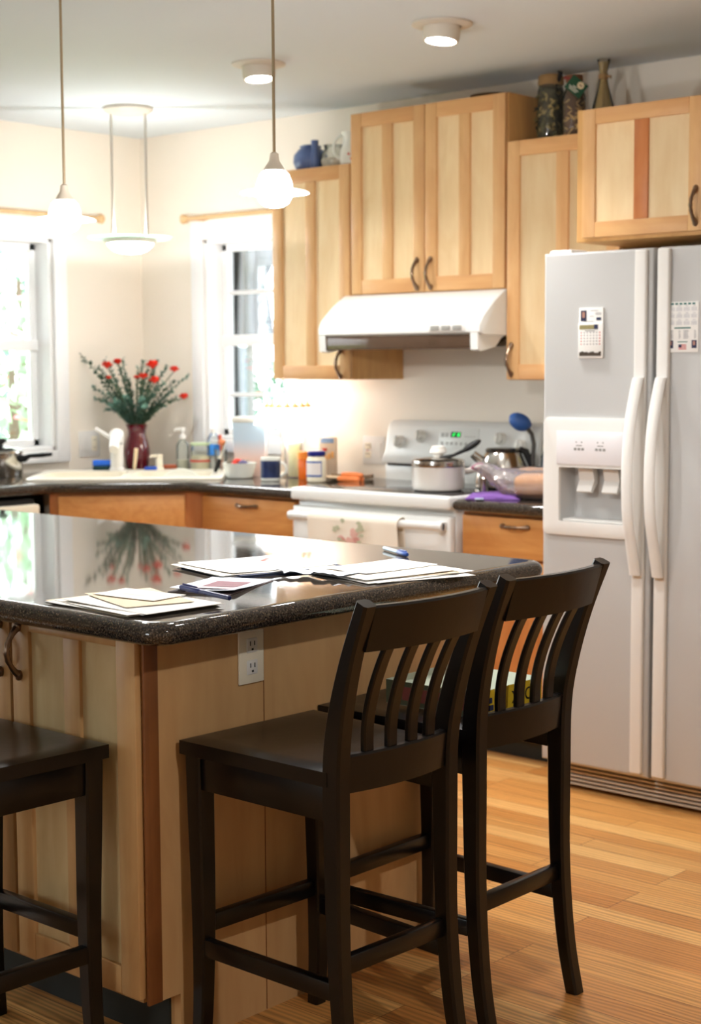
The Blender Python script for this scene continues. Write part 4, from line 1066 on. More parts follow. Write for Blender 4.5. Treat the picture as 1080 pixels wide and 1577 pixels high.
b.loft([[(x + .0426 * math.cos(a0 - 1.3 + 2.6 * j / n_), y + .0426 * math.sin(a0 - 1.3 + 2.6 * j / n_), z + zz) for j in range(n_ + 1)] for zz in (.014, .086)], False, False)
b.build('picture', mat('night_landscape', (30, 44, 84), .3, var=1.0, bscale=28), r)
hd = (RV + FV * .2).normalized()
MB().tube([Vector((x, y, z + .05)) + hd * (.038 + .03 * math.sin(t)) + Vector((0, 0, .028 * math.cos(t))) for t in [PI * i / 10 for i in range(11)]], .0055, 10).build('handle', mat('white_china', (232, 234, 226), .25), r)
# small counter lamp with a white shade and tan scalloped trim
x, y, z = -.515, -.165, CT
r = thing('table_lamp', (x, y, z), 'small lamp with a blown-out white shade and tan scalloped trim under the cabinet', 'lamp')
MB().lathe([(.052, 0), (.052, .01), (.034, .02), (.030, .03), (.030, .215), (.024, .225), (.008, .235), (.008, .28)], (x, y, z), 28).build('base', mat('beige_lamp_base', (212, 196, 174), .5), r)
sh = MB().lathe([(.150, .225), (.138, .262), (.110, .300), (.07, .318), (.012, .322)], (x, y, z), 48).build('shade', glow('lit_white_shade', (255, 252, 248), 1.7), r)
b = MB()
for k in range(7):
    a = a0 - .95 + k * .32; b.loft([[(x + rad * math.cos(a + t), y + rad * math.sin(a + t), z + zz) for t in (-.11, -.04, 0, .04, .11)] for rad, zz in ((.1125, .299), (.101, .311))], False, False)
    c_, s_ = math.cos(a), math.sin(a); b.lathe([(.020, -.006), (.014, .004), (.006, .010), (.004, .022)], (x + .104 * c_, y + .104 * s_, z + .308), 10)
b.build('trim', mat('tan_scallop', (206, 160, 104), .7, var=.15), sh)
lightdata('POINT', 'counter_lamp_light', 2.6, (1, .98, .96), (x + .04, y - .06, z + .35), .06)
lightdata('POINT', 'counter_lamp_light', .7, (1, .95, .88), (x + .05, y - .05, z + .20), .03)
# vegetable bag, pitcher, pill bottle, jar, packet
x, y, z = -.435, -.215, CT
def crumple(b, prof, c, n, amp, seed):
    rr_ = random.Random(seed); ph = [rr_.random() * 6.28 for _ in range(6)]
    b.loft([[(c[0] + R_ * sx_ * math.cos(2 * PI * j / n) * (1 + amp * math.sin(3 * 2 * PI * j / n + ph[0] + zz * 30) + amp * .7 * math.sin(5 * 2 * PI * j / n + ph[1] - zz * 50)),
              c[1] + R_ * sy_ * math.sin(2 * PI * j / n) * (1 + amp * math.sin(4 * 2 * PI * j / n + ph[2] + zz * 40)), c[2] + zz) for j in range(n)] for R_, zz, sx_, sy_ in prof]); return b
r = thing('produce_bag', (x, y, z), 'tall clear plastic bag with pale green stalks beside the lamp', 'bag')
crumple(MB(), [(.035, 0, 1, .8), (.045, .02, 1, .8), (.044, .10, 1, .7), (.050, .16, 1, .6), (.062, .22, 1, .4), (.066, .245, 1, .25)], (x, y, z), 28, .10, 2).build('film', FILM, r)
b = MB()
for i in range(6): b.tube([(x - .02 + .008 * i, y + .006 * math.sin(i * 2), z + .006), (x - .022 + .009 * i, y + .004 * math.cos(i), z + .10), (x - .026 + .011 * i, y, z + .145)], [.008, .008, .005], 8)
b.build('stalks', mat('celery_green', (214, 218, 160), .6, var=.15), r)
x, y, z = -.385, -.165, CT
r = thing('dark_jar', (x, y, z), 'dark red glass jar under the orange bottle on the counter', 'jar')
MB().lathe([(.040, 0), (.044, .006), (.044, .075), (.034, .09), (.034, .095)], (x, y, z), 28).build('glass', mat('plum_glass', (74, 30, 34), .15), r)
MB().lathe([(.036, .095), (.036, .104), (.002, .105)], (x, y, z), 24).build('lid', mat('maroon_lid', (96, 52, 50), .4), r)
x, y, z = -.36, -.235, CT
r = thing('pill_bottle', (x, y, z), 'orange translucent pill bottle between the lamp and the blue-lidded jar', 'bottle')
MB().lathe([(.020, 0), (.021, .004), (.021, .078), (.018, .084)], (x, y, z), 24).build('bottle', mat('amber_plastic', (226, 106, 24), .25, var=.12, bscale=20), r)
MB().lathe([(.023, .084), (.023, .112), (.020, .116), (.002, .116)], (x, y, z), 24).build('cap', mat('orange_cap', (240, 136, 44), .35), r)
x, y, z = -.182, -.345, CT
r = thing('sauce_jar', (x, y, z), 'cream jar with a dark blue lid and white blue-edged label', 'jar')
MB().lathe([(.036, 0), (.041, .006), (.042, .03), (.042, .085), (.038, .100), (.032, .106), (.032, .110)], (x, y, z), 36).build('glass', mat('mayonnaise', (240, 230, 204), .2), r)
MB().lathe([(.036, .108), (.037, .110), (.037, .125), (.034, .128), (.002, .128)], (x, y, z), 36).build('lid', mat('navy_lid', (26, 34, 122), .35), r)
b = MB(); n_ = 18
def wrapq(aa, bb, z0, z1, rad): b.loft([[(x + rad * math.cos(a0 + aa + (bb - aa) * j / n_), y + rad * math.sin(a0 + aa + (bb - aa) * j / n_), z + zz) for j in range(n_ + 1)] for zz in (z0, z1)], False, False)
wrapq(-1.35, .55, .024, .088, .0424); b.mk(1); wrapq(-1.27, .47, .031, .081, .0428); b.build('label', [mat('blue_border', (40, 92, 170), .5), mat('label_white', (232, 222, 216), .6)], r)
x, y, z = -.33, -.11, CT
r = thing('snack_packet', (x, y, z), 'clear packet with a blue cloud and red heart print behind the blue-lidded jar', 'packet')
Mb = RZ(x, y, z, .35)
MB().box(-.040, .040, -.010, .010, 0, .172, .006, M=Mb).build('pouch', glassy('packet_film', (232, 216, 196), .6, .2), r)
b = MB()
for px, pz, sx, sz in ((0, .155, .030, .012), (-.012, .163, .014, .010), (.014, .162, .014, .010)): b.box(px - sx, px + sx, -.0125, -.0105, pz - sz * .6, pz + sz * .6, .001, M=Mb)
b.mk(1); b.prism([(-.024, .122), (-.012, .108), (0, .122), (-.005, .128), (-.012, .123), (-.019, .128)], -.0125, -.0105, 'y', M=Mb)
b.mk(2)
for i in range(4): b.box(-.030 + i * .016, -.018 + i * .016, -.0125, -.0105, .066 + i * .006, .090 + i * .007, .001, M=Mb)
b.build('print', [mat('cloud_print', (150, 180, 216), .6), RED, mat('gold_print', (222, 164, 92), .6)], r)
# plate with utensil and carrots
x, y, z = -.150, -.185, CT
tag(MB().lathe([(.05, 0), (.090, .006), (.108, .014), (.109, .016), (.088, .010), (.002, .006)], (x, y, z), 40).build('plate', mat('pale_pottery', (196, 180, 152), .35)), 'flat tan plate against the wall left of the stove', 'plate')
tag(MB().tube([(-.23, -.20, z + .022), (-.16, -.175, z + .020), (-.08, -.15, z + .018), (-.05, -.145, z + .018)], [.004, .004, .006, .010], 8).build('spoon', mat('dark_wood_spoon', (120, 92, 66), .5)), 'wooden spoon lying across the tan plate', 'spoon')
CAR = mat('carrot_skin', (236, 132, 70), .5, var=.15, bscale=50)
for i, (x0, y0, x1, y1, lb) in enumerate(((-.150, -.302, -.052, -.272, 'front carrot of the bunch beside the stove'), (-.148, -.275, -.050, -.250, 'middle carrot of the bunch beside the stove'), (-.140, -.290, -.045, -.262, 'carrot lying on top of the other two beside the stove'))):
    zz = z + (.014 if i < 2 else .030)
    tag(MB().tube([(x0 + .045 + (x1 - x0) * t, y0 + (y1 - y0) * t, zz) for t in (0, .04, .3, .7, .97, 1)], [.005, .011, .0135, .0125, .008, .002], 12).build('carrot', CAR), lb, 'carrot', 'carrots beside the stove')

# pot on the left counter by the window
x, y, z = -1.545, -.92, CT
r = thing('cooking_pot', (x, y, z), 'polished steel pot with black handles on the counter under the left window', 'pot')
MB().lathe([(.088, 0), (.092, .006), (.092, .098), (.096, .100), (.096, .104), (.090, .104), (.089, .012), (.002, .010)], (x, y, z), 44).build('body', STEEL, r)
ld = MB().lathe([(.096, .104), (.094, .110), (.060, .124), (.02, .130), (.002, .131)], (x, y, z), 44).build('lid', STEEL, r)
MB().lathe([(.012, .128), (.010, .140), (.026, .150), (.026, .160), (.016, .166), (.002, .167)], (x, y, z), 24).build('knob', BLACK, ld)
hd = (Vector((_R.x, _R.y, 0)) * .9 + FV * .25).normalized()
hp = Vector((x, y, z + .078))
MB().tube([hp + hd * .090, hp + hd * .115, hp + hd * .14 + Vector((0, 0, .012)), hp + hd * .20 + Vector((0, 0, .016)), hp + hd * .245 + Vector((0, 0, .020))], [.019, .015, .010, .011, .008], 12).build('handle', BLACK, r)
MB().tube([hp - hd * .088, hp - hd * .11, hp - hd * .125], [.016, .012, .010], 12).build('grip', BLACK, r)

# ------------------------------------------------------------------ things on the stove and right counter
PZ = .9352
x, y, z = .572, -.492, PZ
r = thing('saucepan', (x, y, z), 'white enamel saucepan with a steel lid on the front burner', 'saucepan')
MB().lathe([(.082, 0), (.094, .008), (.098, .022), (.098, .088), (.100, .091), (.096, .092), (.094, .022), (.002, .010)], (x, y, z), 48).build('body', mat('white_enamel_pan', (232, 226, 218), .22, coat=.3), r)
ld = MB().lathe([(.099, .092), (.100, .096), (.098, .114), (.090, .119), (.040, .126), (.002, .127)], (x, y, z), 48).build('lid', STEEL, r)
MB().lathe([(.018, .125), (.017, .134), (.030, .142), (.030, .152), (.026, .158), (.027, .163), (.022, .168), (.002, .169)], (x, y, z), 28).build('knob', mat('white_knob', (240, 236, 228), .25), ld)
hd = (RV * .92 + Vector((0, 0, 0)) - FV * .35).normalized(); hp = Vector((x, y, z + .070))
MB().tube([hp + hd * .095, hp + hd * .125], [.013, .012], 12).tube([hp + hd * .122, hp + hd * .16 + Vector((0, 0, .01)), hp + hd * .225 + Vector((0, 0, .028))], [.012, .014, .011], 12).build('handle', mat('pale_handle', (222, 212, 204), .35), r)
p = Vector((x, y, z + .122)) + RV * .035 + FV * .03
r = thing('cooking_spoon', p, 'black cooking spoon resting on the saucepan lid', 'spoon')
MB().tube([p - RV * .03, p + RV * .02 + Vector((0, 0, .012)), p + RV * .055 + Vector((0, 0, .028))], [.009, .006, .008], 10).build('neck', BLACK, r)
q = p + RV * .086 + Vector((0, 0, .046)); Ml = Matrix.Translation(q) @ Matrix.Rotation(YAW, 4, 'Z') @ Matrix.Rotation(-.55, 4, 'Y')
MB().sphere((0, 0, 0), .042, n=18, sc=(1, .36, .30), M=Ml).build('bowl', BLACK, r)
x, y, z = .682, -.235, PZ
r = thing('kettle', (x, y, z), 'polished steel kettle behind the plastic bag on the rear burner', 'kettle')
MB().lathe([(.098, 0), (.106, .008), (.107, .03), (.100, .06), (.072, .128), (.064, .138)], (x, y, z), 48).build('body', STEEL, r)
MB().lathe([(.066, .138), (.067, .146), (.060, .152), (.002, .155)], (x, y, z), 40).build('lid', mat('dark_steel', (110, 104, 96), .25, metal=1), r)
p = Vector((x, y, z + .105)) - RV * .085
MB().tube([p + RV * .03 - Vector((0, 0, .02)), p, p - RV * .03 + Vector((0, 0, .026))], [.024, .019, .015], 16).build('spout', STEEL, r)
p = Vector((x, y, z))
MB().tube([p + RV * .062 + Vector((0, 0, .146)), p + RV * .085 + Vector((0, 0, .138)), p + RV * .108 + Vector((0, 0, .09)), p + RV * .112 + Vector((0, 0, .05))], [.012, .014, .013, .011], 12).build('handle', BLACK, r)
p = Vector((.770, -.165, .95))
r = thing('ladle', p, 'dark blue ladle standing behind the kettle', 'ladle')
lp = [p + Vector((0, 0, -.012)), p + Vector((0, 0, .10)), p + RV * .004 + Vector((0, 0, .15)), p - RV * .004 + Vector((0, 0, .19)), p - RV * .022 + Vector((0, 0, .214))]
MB().tube(lp, [.008, .0085, .0085, .008, .008], 12).build('handle', mat('dark_grey_handle', (70, 66, 62), .45), r)
q = p - RV * .050 + Vector((0, 0, .232)); Ml = Matrix.Translation(q) @ Matrix.Rotation(YAW, 4, 'Z') @ Matrix.Rotation(.5, 4, 'Y')
MB().lathe([(.046, .012), (.044, .0), (.034, -.014), (.016, -.022), (.002, -.024), (.002, -.020), (.030, -.010), (.042, .012)], n=28, sx=1.0, sy=.75, M=Ml @ Matrix.Rotation(-1.0, 4, 'X')).build('bowl', mat('blue_nylon', (52, 92, 158), .45), r)
x, y, z = .825, -.13, CT
r = thing('squeeze_bottle', (x, y, z), 'clear squeeze bottle with a yellow top beside the refrigerator', 'bottle')
MB().lathe([(.034, 0), (.036, .006), (.036, .13), (.026, .15), (.016, .16)], (x, y, z), 24).build('bottle', CLEAR, r)
MB().lathe([(.0365, .02), (.0365, .07)], (x, y, z), 24).build('label', mat('blue_label', (52, 130, 214), .4), r)
MB().lathe([(.022, .156), (.026, .16), (.024, .182), (.012, .20), (.006, .215), (.002, .216)], (x, y, z), 20).build('cap', mat('pale_yellow_cap', (224, 214, 150), .45), r)
# purple pot holder, small steel shaker, bread in a bag
r = thing('pot_holder', (.86, -.54, CT), 'purple quilted pot holder lying on the right counter', 'pot holder')
Mb = RZ(.862, -.535, CT, .55)
b = MB(); nx = 12; vs = []; fs = []
for s in (0, 1):
    for i in range(nx + 1):
        for j in range(nx + 1):
            u, v = i / nx * 2 - 1, j / nx * 2 - 1; e = max(abs(u), abs(v))
            hgt = (.0125 + .003 * math.sin(u * 9) * math.sin(v * 9)) * (1 - .6 * max(0, e - .85) / .15)
            vs.append((u * .096, v * .088, (hgt if s else .0008) + .007 * (1 - abs(u)) * s))
K1 = (nx + 1) ** 2
for i in range(nx):
    for j in range(nx):
        a = i * (nx + 1) + j; fs += [[K1 + a, K1 + a + nx + 1, K1 + a + nx + 2, K1 + a + 1], [a, a + 1, a + nx + 2, a + nx + 1]]
bd = [j for j in range(nx + 1)] + [i * (nx + 1) + nx for i in range(1, nx + 1)] + [nx * (nx + 1) + j for j in range(nx - 1, -1, -1)] + [i * (nx + 1) for i in range(nx - 1, 0, -1)]
for k in range(len(bd)): fs.append([bd[k], bd[(k + 1) % len(bd)], K1 + bd[(k + 1) % len(bd)], K1 + bd[k]])
b.add(vs, fs, Mb); b.build('pad', mat('purple_quilt', (132, 92, 170), .95, bump=.5, bscale=300), r, ang=60)
MB().box(-.06, -.03, -.108, -.086, .002, .008, .002, M=Mb).build('loop', mat('pale_blue_tag', (176, 186, 210), .8), r)
x, y, z = .735, -.43, PZ
r = thing('salt_shaker', (x, y, z), 'small steel shaker standing behind the purple pot holder', 'shaker')
MB().lathe([(.017, 0), (.0175, .05), (.014, .055)], (x, y, z), 20).build('body', STEEL, r)
MB().lathe([(.015, .055), (.016, .065), (.010, .074), (.002, .076)], (x, y, z), 20).build('cap', STEEL, r)
r = thing('bread_bag', (.95, -.46, CT), 'golden bread loaf in a clear plastic bag on the right counter', 'bread')
x, y, z = 1.045, -.470, CT
b = MB(); rings = []
ld_ = Vector((.95, .30, 0)).normalized(); sd_ = Vector((-ld_.y, ld_.x, 0))
for t, sc in ((-.115, .30), (-.108, .72), (-.09, .92), (-.04, 1), (.04, 1), (.09, .92), (.112, .7), (.12, .3)):
    rings.append([Vector((x, y, z + .052)) + ld_ * t + sd_ * (.060 * sc * math.cos(2 * PI * j / 20)) + Vector((0, 0, .048 * sc * math.sin(2 * PI * j / 20) + (.006 * math.cos(4 * PI * j / 20)))) for j in range(20)])
lf = b.loft(rings).build('loaf', mat('bread_crust', (216, 158, 92), .7, var=.25, bscale=18), r)
b = MB(); rings = []; rb = random.Random(4)
c0 = Vector((x, y, z))
for t, sy_, sz_, lift in ((.135, .25, .3, .045), (.12, 1.12, 1.05, .052), (.03, 1.18, 1.1, .054), (-.06, 1.16, 1.08, .054), (-.12, .98, .95, .056), (-.16, .72, .82, .066), (-.20, .62, .66, .086), (-.235, .85, .40, .108), (-.265, 1.0, .2, .118)):
    ph = rb.random() * 6.28
    rings.append([c0 + ld_ * (t + .006 * math.sin(j * 2.1 + ph)) + sd_ * (.064 * sy_ * math.cos(2 * PI * j / 24) * (1 + .12 * math.sin(j * 1.9 + ph))) + Vector((0, 0, max(.002, lift + .052 * sz_ * math.sin(2 * PI * j / 24) * (1 + .16 * math.sin(j * 2.7 + ph))))) for j in range(24)])
b.loft(rings, False).build('film', FILM, r, ang=60)
b = MB(); b.tube([c0 + ld_ * -.262 + sd_ * .06 + Vector((0, 0, .118)), c0 + ld_ * -.262 + Vector((0, 0, .122)), c0 + ld_ * -.262 - sd_ * .06 + Vector((0, 0, .112))], .0025, 8)
b.build('zip_strip', mat('magenta_zip', (216, 84, 140), .5), r)

# ------------------------------------------------------------------ on top of the upper cabinets
def onz(z): return z
x, y, z = -.365, -.17, 2.2055
r = thing('teapot', (x, y, z), 'squat blue pottery pot with an upright spout on the cabinet by the window', 'pot', 'pottery on the upper cabinets')
BLUE = mat('blue_glaze', (84, 104, 150), .35, var=.15, bscale=20)
MB().lathe([(.045, 0), (.060, .012), (.074, .045), (.070, .075), (.050, .098), (.042, .104), (.046, .112), (.036, .116), (.002, .118)], (x, y, z), 36).build('body', BLUE, r)
p = Vector((x, y, z + .05)) - _R * .0 + Vector((_R.x, _R.y, 0)) * .02 + FV * .06
MB().tube([p + Vector((0, 0, -.035)), p + Vector((0, 0, .0)) + FV * .014, p + Vector((0, 0, .045)) + FV * .016, p + Vector((0, 0, .076)) + FV * .014], [.020, .019, .014, .016], 16).build('spout', BLUE, r)
x, y, z = -.232, -.17, 2.2055
r = thing('glass_jar', (x, y, z), 'round clear jar of pale shells between the blue pot and the white pitcher', 'jar', 'pottery on the upper cabinets')
MB().lathe([(.035, 0), (.050, .010), (.058, .04), (.054, .07), (.040, .088), (.040, .098), (.044, .104)], (x, y, z), 32).build('glass', CLEAR, r)
MB().lathe([(.032, .004), (.048, .012), (.055, .04), (.050, .05), (.002, .052)], (x, y, z), 28).build('shells', mat('pale_shells', (214, 200, 180), .8, var=.5, bscale=70), r)
x, y, z = -.135, -.17, 2.2055
r = thing('milk_pitcher', (x, y, z), 'white china pitcher with small red flowers beside the tall cabinet', 'pitcher', 'pottery on the upper cabinets')
CH = mat('white_china', (232, 234, 226), .25)
MB().lathe([(.036, 0), (.044, .006), (.052, .04), (.048, .075), (.036, .105), (.034, .125), (.042, .148), (.040, .148), (.031, .124), (.033, .10), (.045, .04), (.002, .01)], (x, y, z), 36).build('body', CH, r)
hd = -RV
MB().tube([Vector((x, y, z + .085)) + hd * (.036 + .038 * math.sin(t)) + Vector((0, 0, .048 * math.cos(t))) for t in [PI * i / 12 for i in range(13)]], .006, 10).build('handle', CH, r)
b = MB()
for i, (u, v) in enumerate(((-.012, .055), (.006, .07), (.014, .05), (-.002, .036))):
    q = Vector((x, y, z + v)) + RV * u + FV * math.sqrt(max(.0001, .0495 ** 2 - u * u)); b.sphere(q, .0055, n=8, sc=(1, 1, 1))
b.build('flower_print', RED, r)
MOSS = mat('dried_herbs', (112, 100, 66), .9, var=.7, bscale=70)
x, y, z = .852, -.18, 2.2155
r = thing('apothecary_jar', (x, y, z), 'tall clear jar of dark dried herbs on the single-door cabinet', 'jar', 'decorative jars over the cabinets')
MB().lathe([(.046, 0), (.049, .006), (.049, .185), (.044, .20), (.044, .208)], (x, y, z), 32).build('glass', glassy('jar_glass', (220, 220, 200), .06), r)
b = MB(); rj = random.Random(8)
b.lathe([(.040, .004), (.043, .02), (.043, .185), (.036, .195), (.002, .196)], (x, y, z), 24)
hb = b.build('dried_herbs', mat('herb_core', (64, 58, 40), .95, var=.7, bscale=90), r)
b = MB()
for i in range(320):
    a = rj.random() * 6.28; q = Vector((x + .0435 * math.cos(a), y + .0435 * math.sin(a), z + .012 + .175 * rj.random()))
    leaf(b, q, Vector((-math.sin(a) * (rj.random() - .5), math.cos(a) * (rj.random() - .5), rj.random() - .5)), Vector((math.cos(a), math.sin(a), .2)), .026, .012); b.m[-2:] = [i % 3] * 2
lf = b.build('dried_leaf', [mat('herb_tan', (166, 146, 96), .9), mat('herb_olive', (104, 98, 62), .9), mat('herb_dark', (52, 50, 40), .9)], r, flip=False); tag(lf, kind='stuff')
MB().lathe([(.046, .206), (.048, .212), (.046, .238), (.040, .244), (.002, .245)], (x, y, z), 28).build('lid', mat('tan_cork', (150, 118, 76), .8, var=.2), r)
MB().tube([(x + .03, y - .01, z + .20), (x + .045, y - .015, z + .222), (x + .05, y - .01, z + .245), (x + .034, y, z + .252)], [.004, .008, .008, .004], 8).build('clasp', DARK, r)
x, y, z = .968, -.20, 2.2155
r = thing('pasta_jar', (x, y, z), 'clear jar of tan pasta with a green diamond tag over the cabinets', 'jar', 'decorative jars over the cabinets')
MB().lathe([(.038, 0), (.042, .006), (.042, .150), (.030, .185), (.024, .20), (.026, .206)], (x, y, z), 32).build('glass', glassy('jar_glass', (220, 220, 200), .06), r)
MB().lathe([(.034, .004), (.037, .01), (.037, .14), (.026, .175), (.002, .178)], (x, y, z), 24).build('filling', mat('dark_filling', (92, 62, 44), .9, var=.5, bscale=90), r)
b = MB()
for i in range(110):
    a = rj.random() * 6.28; q = Vector((x + .0365 * math.cos(a), y + .0365 * math.sin(a), z + .012 + .125 * rj.random())); dr_ = Vector((-math.sin(a), math.cos(a), (rj.random() - .5) * 2.4)).normalized() * .010
    b.tube([q - dr_, q, q + dr_], [.0022, .0030, .0022], 6)
tag(b.build('pasta', mat('dry_pasta', (204, 166, 108), .7, var=.15), r), kind='stuff')
MB().lathe([(.030, .202), (.032, .208), (.030, .226), (.002, .230)], (x, y, z), 24).build('lid', mat('rust_cloth', (128, 84, 62), .9), r)
b = MB(); b.tube([(x - .032, y - .01, z + .225), (x - .02, y - .035, z + .215), (x + .01, y - .036, z + .21), (x + .03, y - .015, z + .205)], .004, 8); rb_ = b.build('ribbon', mat('red_ribbon', (140, 46, 46), .7), r)
tc_ = Vector((x, y, z + .178)) + FV * .052
Mt = Matrix.Translation(tc_) @ Matrix.Rotation(YAW, 4, 'Z') @ Matrix.Rotation(math.radians(38), 4, 'Y')
tg_ = MB().box(-.034, .034, -.0012, .0012, -.028, .028, .0004, M=Mt).build('tag', mat('dark_green_card', (30, 76, 50), .7), r)
b = MB(); Mc = Mt @ Matrix.Rotation(PI / 2, 4, 'X')
b.lathe([(.013, .0013), (.013, .0020)], n=24, M=Mc @ Matrix.Translation((.010, .012, 0)))
b.mk(1)
for i, (w_, zz) in enumerate(((.008, -.004), (.020, -.011), (.016, -.018))): b.box(-.004 - w_, -.004 + w_, -.0019, -.0013, zz - .0018, zz + .0018, M=Mt)
b.mk(2); b.box(.004, .016, -.0026, -.0020, .0105, .0135, M=Mt)
b.build('print', [mat('cream_print', (222, 204, 168), .7), mat('white_print', (214, 214, 200), .7), mat('brown_print', (120, 76, 52), .7)], tg_)
x, y, z = 1.085, -.19, 2.2155
r = thing('oil_bottle', (x, y, z), 'slender glass bottle of dried straw tied with twine over the cabinets', 'bottle', 'decorative jars over the cabinets')
MB().lathe([(.050, 0), (.054, .006), (.050, .05), (.038, .11), (.019, .175), (.014, .205), (.014, .225), (.024, .268), (.022, .270)], (x, y, z), 32).build('glass', glassy('jar_glass', (220, 220, 200), .06), r)
b = MB()
for i in range(60):
    a = rj.random() * 6.28; k = .25 + .75 * rj.random()
    b.tube([(x + .044 * k * math.cos(a), y + .044 * k * math.sin(a), z + .006), (x + .030 * k * math.cos(a), y + .030 * k * math.sin(a), z + .10), (x + .010 * k * math.cos(a), y + .010 * k * math.sin(a), z + .20), (x + .018 * k * math.cos(a), y + .018 * k * math.sin(a), z + .262)], .0015, 4)
tag(b.build('straw', mat('dry_straw', (190, 162, 102), .85, var=.2), r), kind='stuff')
MB().lathe([(.0165, .200), (.0175, .204), (.0175, .214), (.0165, .218)], (x, y, z), 20).tube([(x + .016, y - .004, z + .209), (x + .036, y - .008, z + .205), (x + .034, y - .008, z + .198)], .004, 8).build('twine', mat('twine', (150, 118, 78), .9), r)
r = thing('basket_tray', (.585, -.17, 2.3945), 'shallow dark woven tray lying on top of the tall cabinet', 'tray')
MB().lathe([(.05, 0), (.085, .018), (.090, .022), (.084, .022), (.05, .006), (.002, .005)], (.585, -.17, 2.3945), 40).build('weave', mat('dark_wicker', (108, 86, 60), .8, bump=.8, bscale=120), r)

# ------------------------------------------------------------------ papers, envelopes and pens on the island
PIN = [mat('warm_paper', (240, 234, 224), .75, var=.03), PAPER, mat('kraft_paper', (222, 204, 176), .8, var=.05), mat('grey_newsprint', (224, 221, 216), .85, var=.08, bscale=90), mat('bluish_paper', (216, 222, 232), .7, var=.03)]
def sheet(name, cx, cy, z, L, W, ang, m, label, grp, curl=0, th=.0009, tilt=0, cat='paper', extra=None, lift=None):
    """one sheet or envelope with a slight curl; extra: printed rectangles (x0,x1,y0,y1,material)"""
    M_ = RZ(cx, cy, z, ang); n = 10; b = MB(); top = []; bot = []
    rs = random.Random(hash((round(cx * 997), round(cy * 991), round(z * 9973))) & 0xffff); ph = rs.random() * 6
    def H(u, v):
        h = curl * (.5 + .5 * math.sin(u * 2.2 + ph)) * (u * u * .6 + v * v * .4)
        return max(0, h)
    for i in range(n + 1):
        for j in range(n + 1):
            u, v = i / n * 2 - 1, j / n * 2 - 1; h = H(u, v); top.append((u * L / 2, v * W / 2, h + th)); bot.append((u * L / 2, v * W / 2, h))
    K1 = len(top); fs = []
    for i in range(n):
        for j in range(n):
            a = i * (n + 1) + j; fs += [[a, a + n + 1, a + n + 2, a + 1], [K1 + a + 1, K1 + a + n + 2, K1 + a + n + 1, K1 + a]]
    bd = [j for j in range(n + 1)] + [i * (n + 1) + n for i in range(1, n + 1)] + [n * (n + 1) + j for j in range(n - 1, -1, -1)] + [i * (n + 1) for i in range(n - 1, 0, -1)]
    for k in range(len(bd)): p, q = bd[k], bd[(k + 1) % len(bd)]; fs.append([p, q, K1 + q, K1 + p])
    b.add(top + bot, fs, M_)
    o = tag(b.build(name, m, ang=50), label, cat, grp)
    for (x0, x1, y0, y1, em, en) in extra or []:
        k = 8; vs = []; f2 = []
        for i in range(k + 1):
            for j in range(2):
                xx, yy = x0 + (x1 - x0) * i / k, (y0, y1)[j]; vs.append((xx, yy, H(2 * xx / L, 2 * yy / W) + th + .0005))
        for i in range(k): f2.append([2 * i, 2 * i + 2, 2 * i + 3, 2 * i + 1])
        MB().add(vs, f2, M_).build(en, em, o, flip=False)
    return o
Z0 = IT + .0004
# near pile, bottom to top
G1 = 'papers in the pile at the island corner'
sheet('paper_sheet', 1.735, -2.985, Z0, .30, .225, -.10, PIN[2], 'kraft envelope at the bottom of the pile near the island corner', G1, 0.0019)
sheet('paper_sheet', 1.745, -2.990, Z0 + 0.0019, .30, .215, .02, PIN[3], 'grey newsprint sheet low in the pile near the island corner', G1, 0.0025)
sheet('paper_sheet', 1.755, -2.995, Z0 + 0.0037, .29, .21, -.16, PIN[0], 'cream sheet in the middle of the pile near the island corner', G1, 0.0025)
sheet('paper_sheet', 1.770, -2.985, Z0 + 0.0059, .28, .20, -.05, PIN[3], 'grey sheet under the envelope near the island corner', G1, 0.0031)
sheet('envelope', 1.735, -2.965, Z0 + 0.0084, .22, .15, -.30, PIN[2], 'tan envelope second from the top near the island corner', G1, 0.0025, cat='envelope')
sheet('envelope', 1.715, -2.945, Z0 + 0.0109, .17, .10, .12, PIN[0], 'white envelope with grey print topmost near the island corner', G1, 0.0019, cat='envelope', extra=[(-.05, .02, -.01, .02, PIN[3], 'print'), (.045, .07, .018, .038, PIN[1], 'stamp')])
# middle pile
G2 = 'papers in the middle pile on the island'
NVP = mat('navy_folder', (52, 62, 88), .6, var=.1)
sheet('folder', 1.545, -2.410, Z0, .30, .265, 1.33, NVP, 'dark blue folder at the bottom of the middle paper pile', G2, 0.0000, .002, cat='folder')
sheet('paper_sheet', 1.535, -2.415, Z0 + 0.0019, .31, .26, 1.27, PIN[1], 'white sheet just over the blue folder in the middle pile', G2, 0.0019)
sheet('folder', 1.55, -2.40, Z0 + 0.0040, .30, .25, 1.36, NVP, 'dark blue folder between white sheets in the middle pile', G2, 0.0000, .002, cat='folder')
sheet('paper_sheet', 1.53, -2.42, Z0 + 0.0056, .32, .26, 1.30, PIN[0], 'cream sheet second from the top of the middle pile', G2, 0.0019)
sheet('paper_sheet', 1.525, -2.405, Z0 + 0.0077, .30, .25, 1.36, PIN[1], 'white sheet with red marks topmost of the middle pile', G2, 0.0037, extra=[(.060, .078, .055, .075, RED, 'red_mark'), (.038, .056, .036, .056, RED, 'red_mark'), (-.12, -.02, -.05, -.048, INK, 'print_line'), (-.12, -.04, -.07, -.068, INK, 'print_line')])
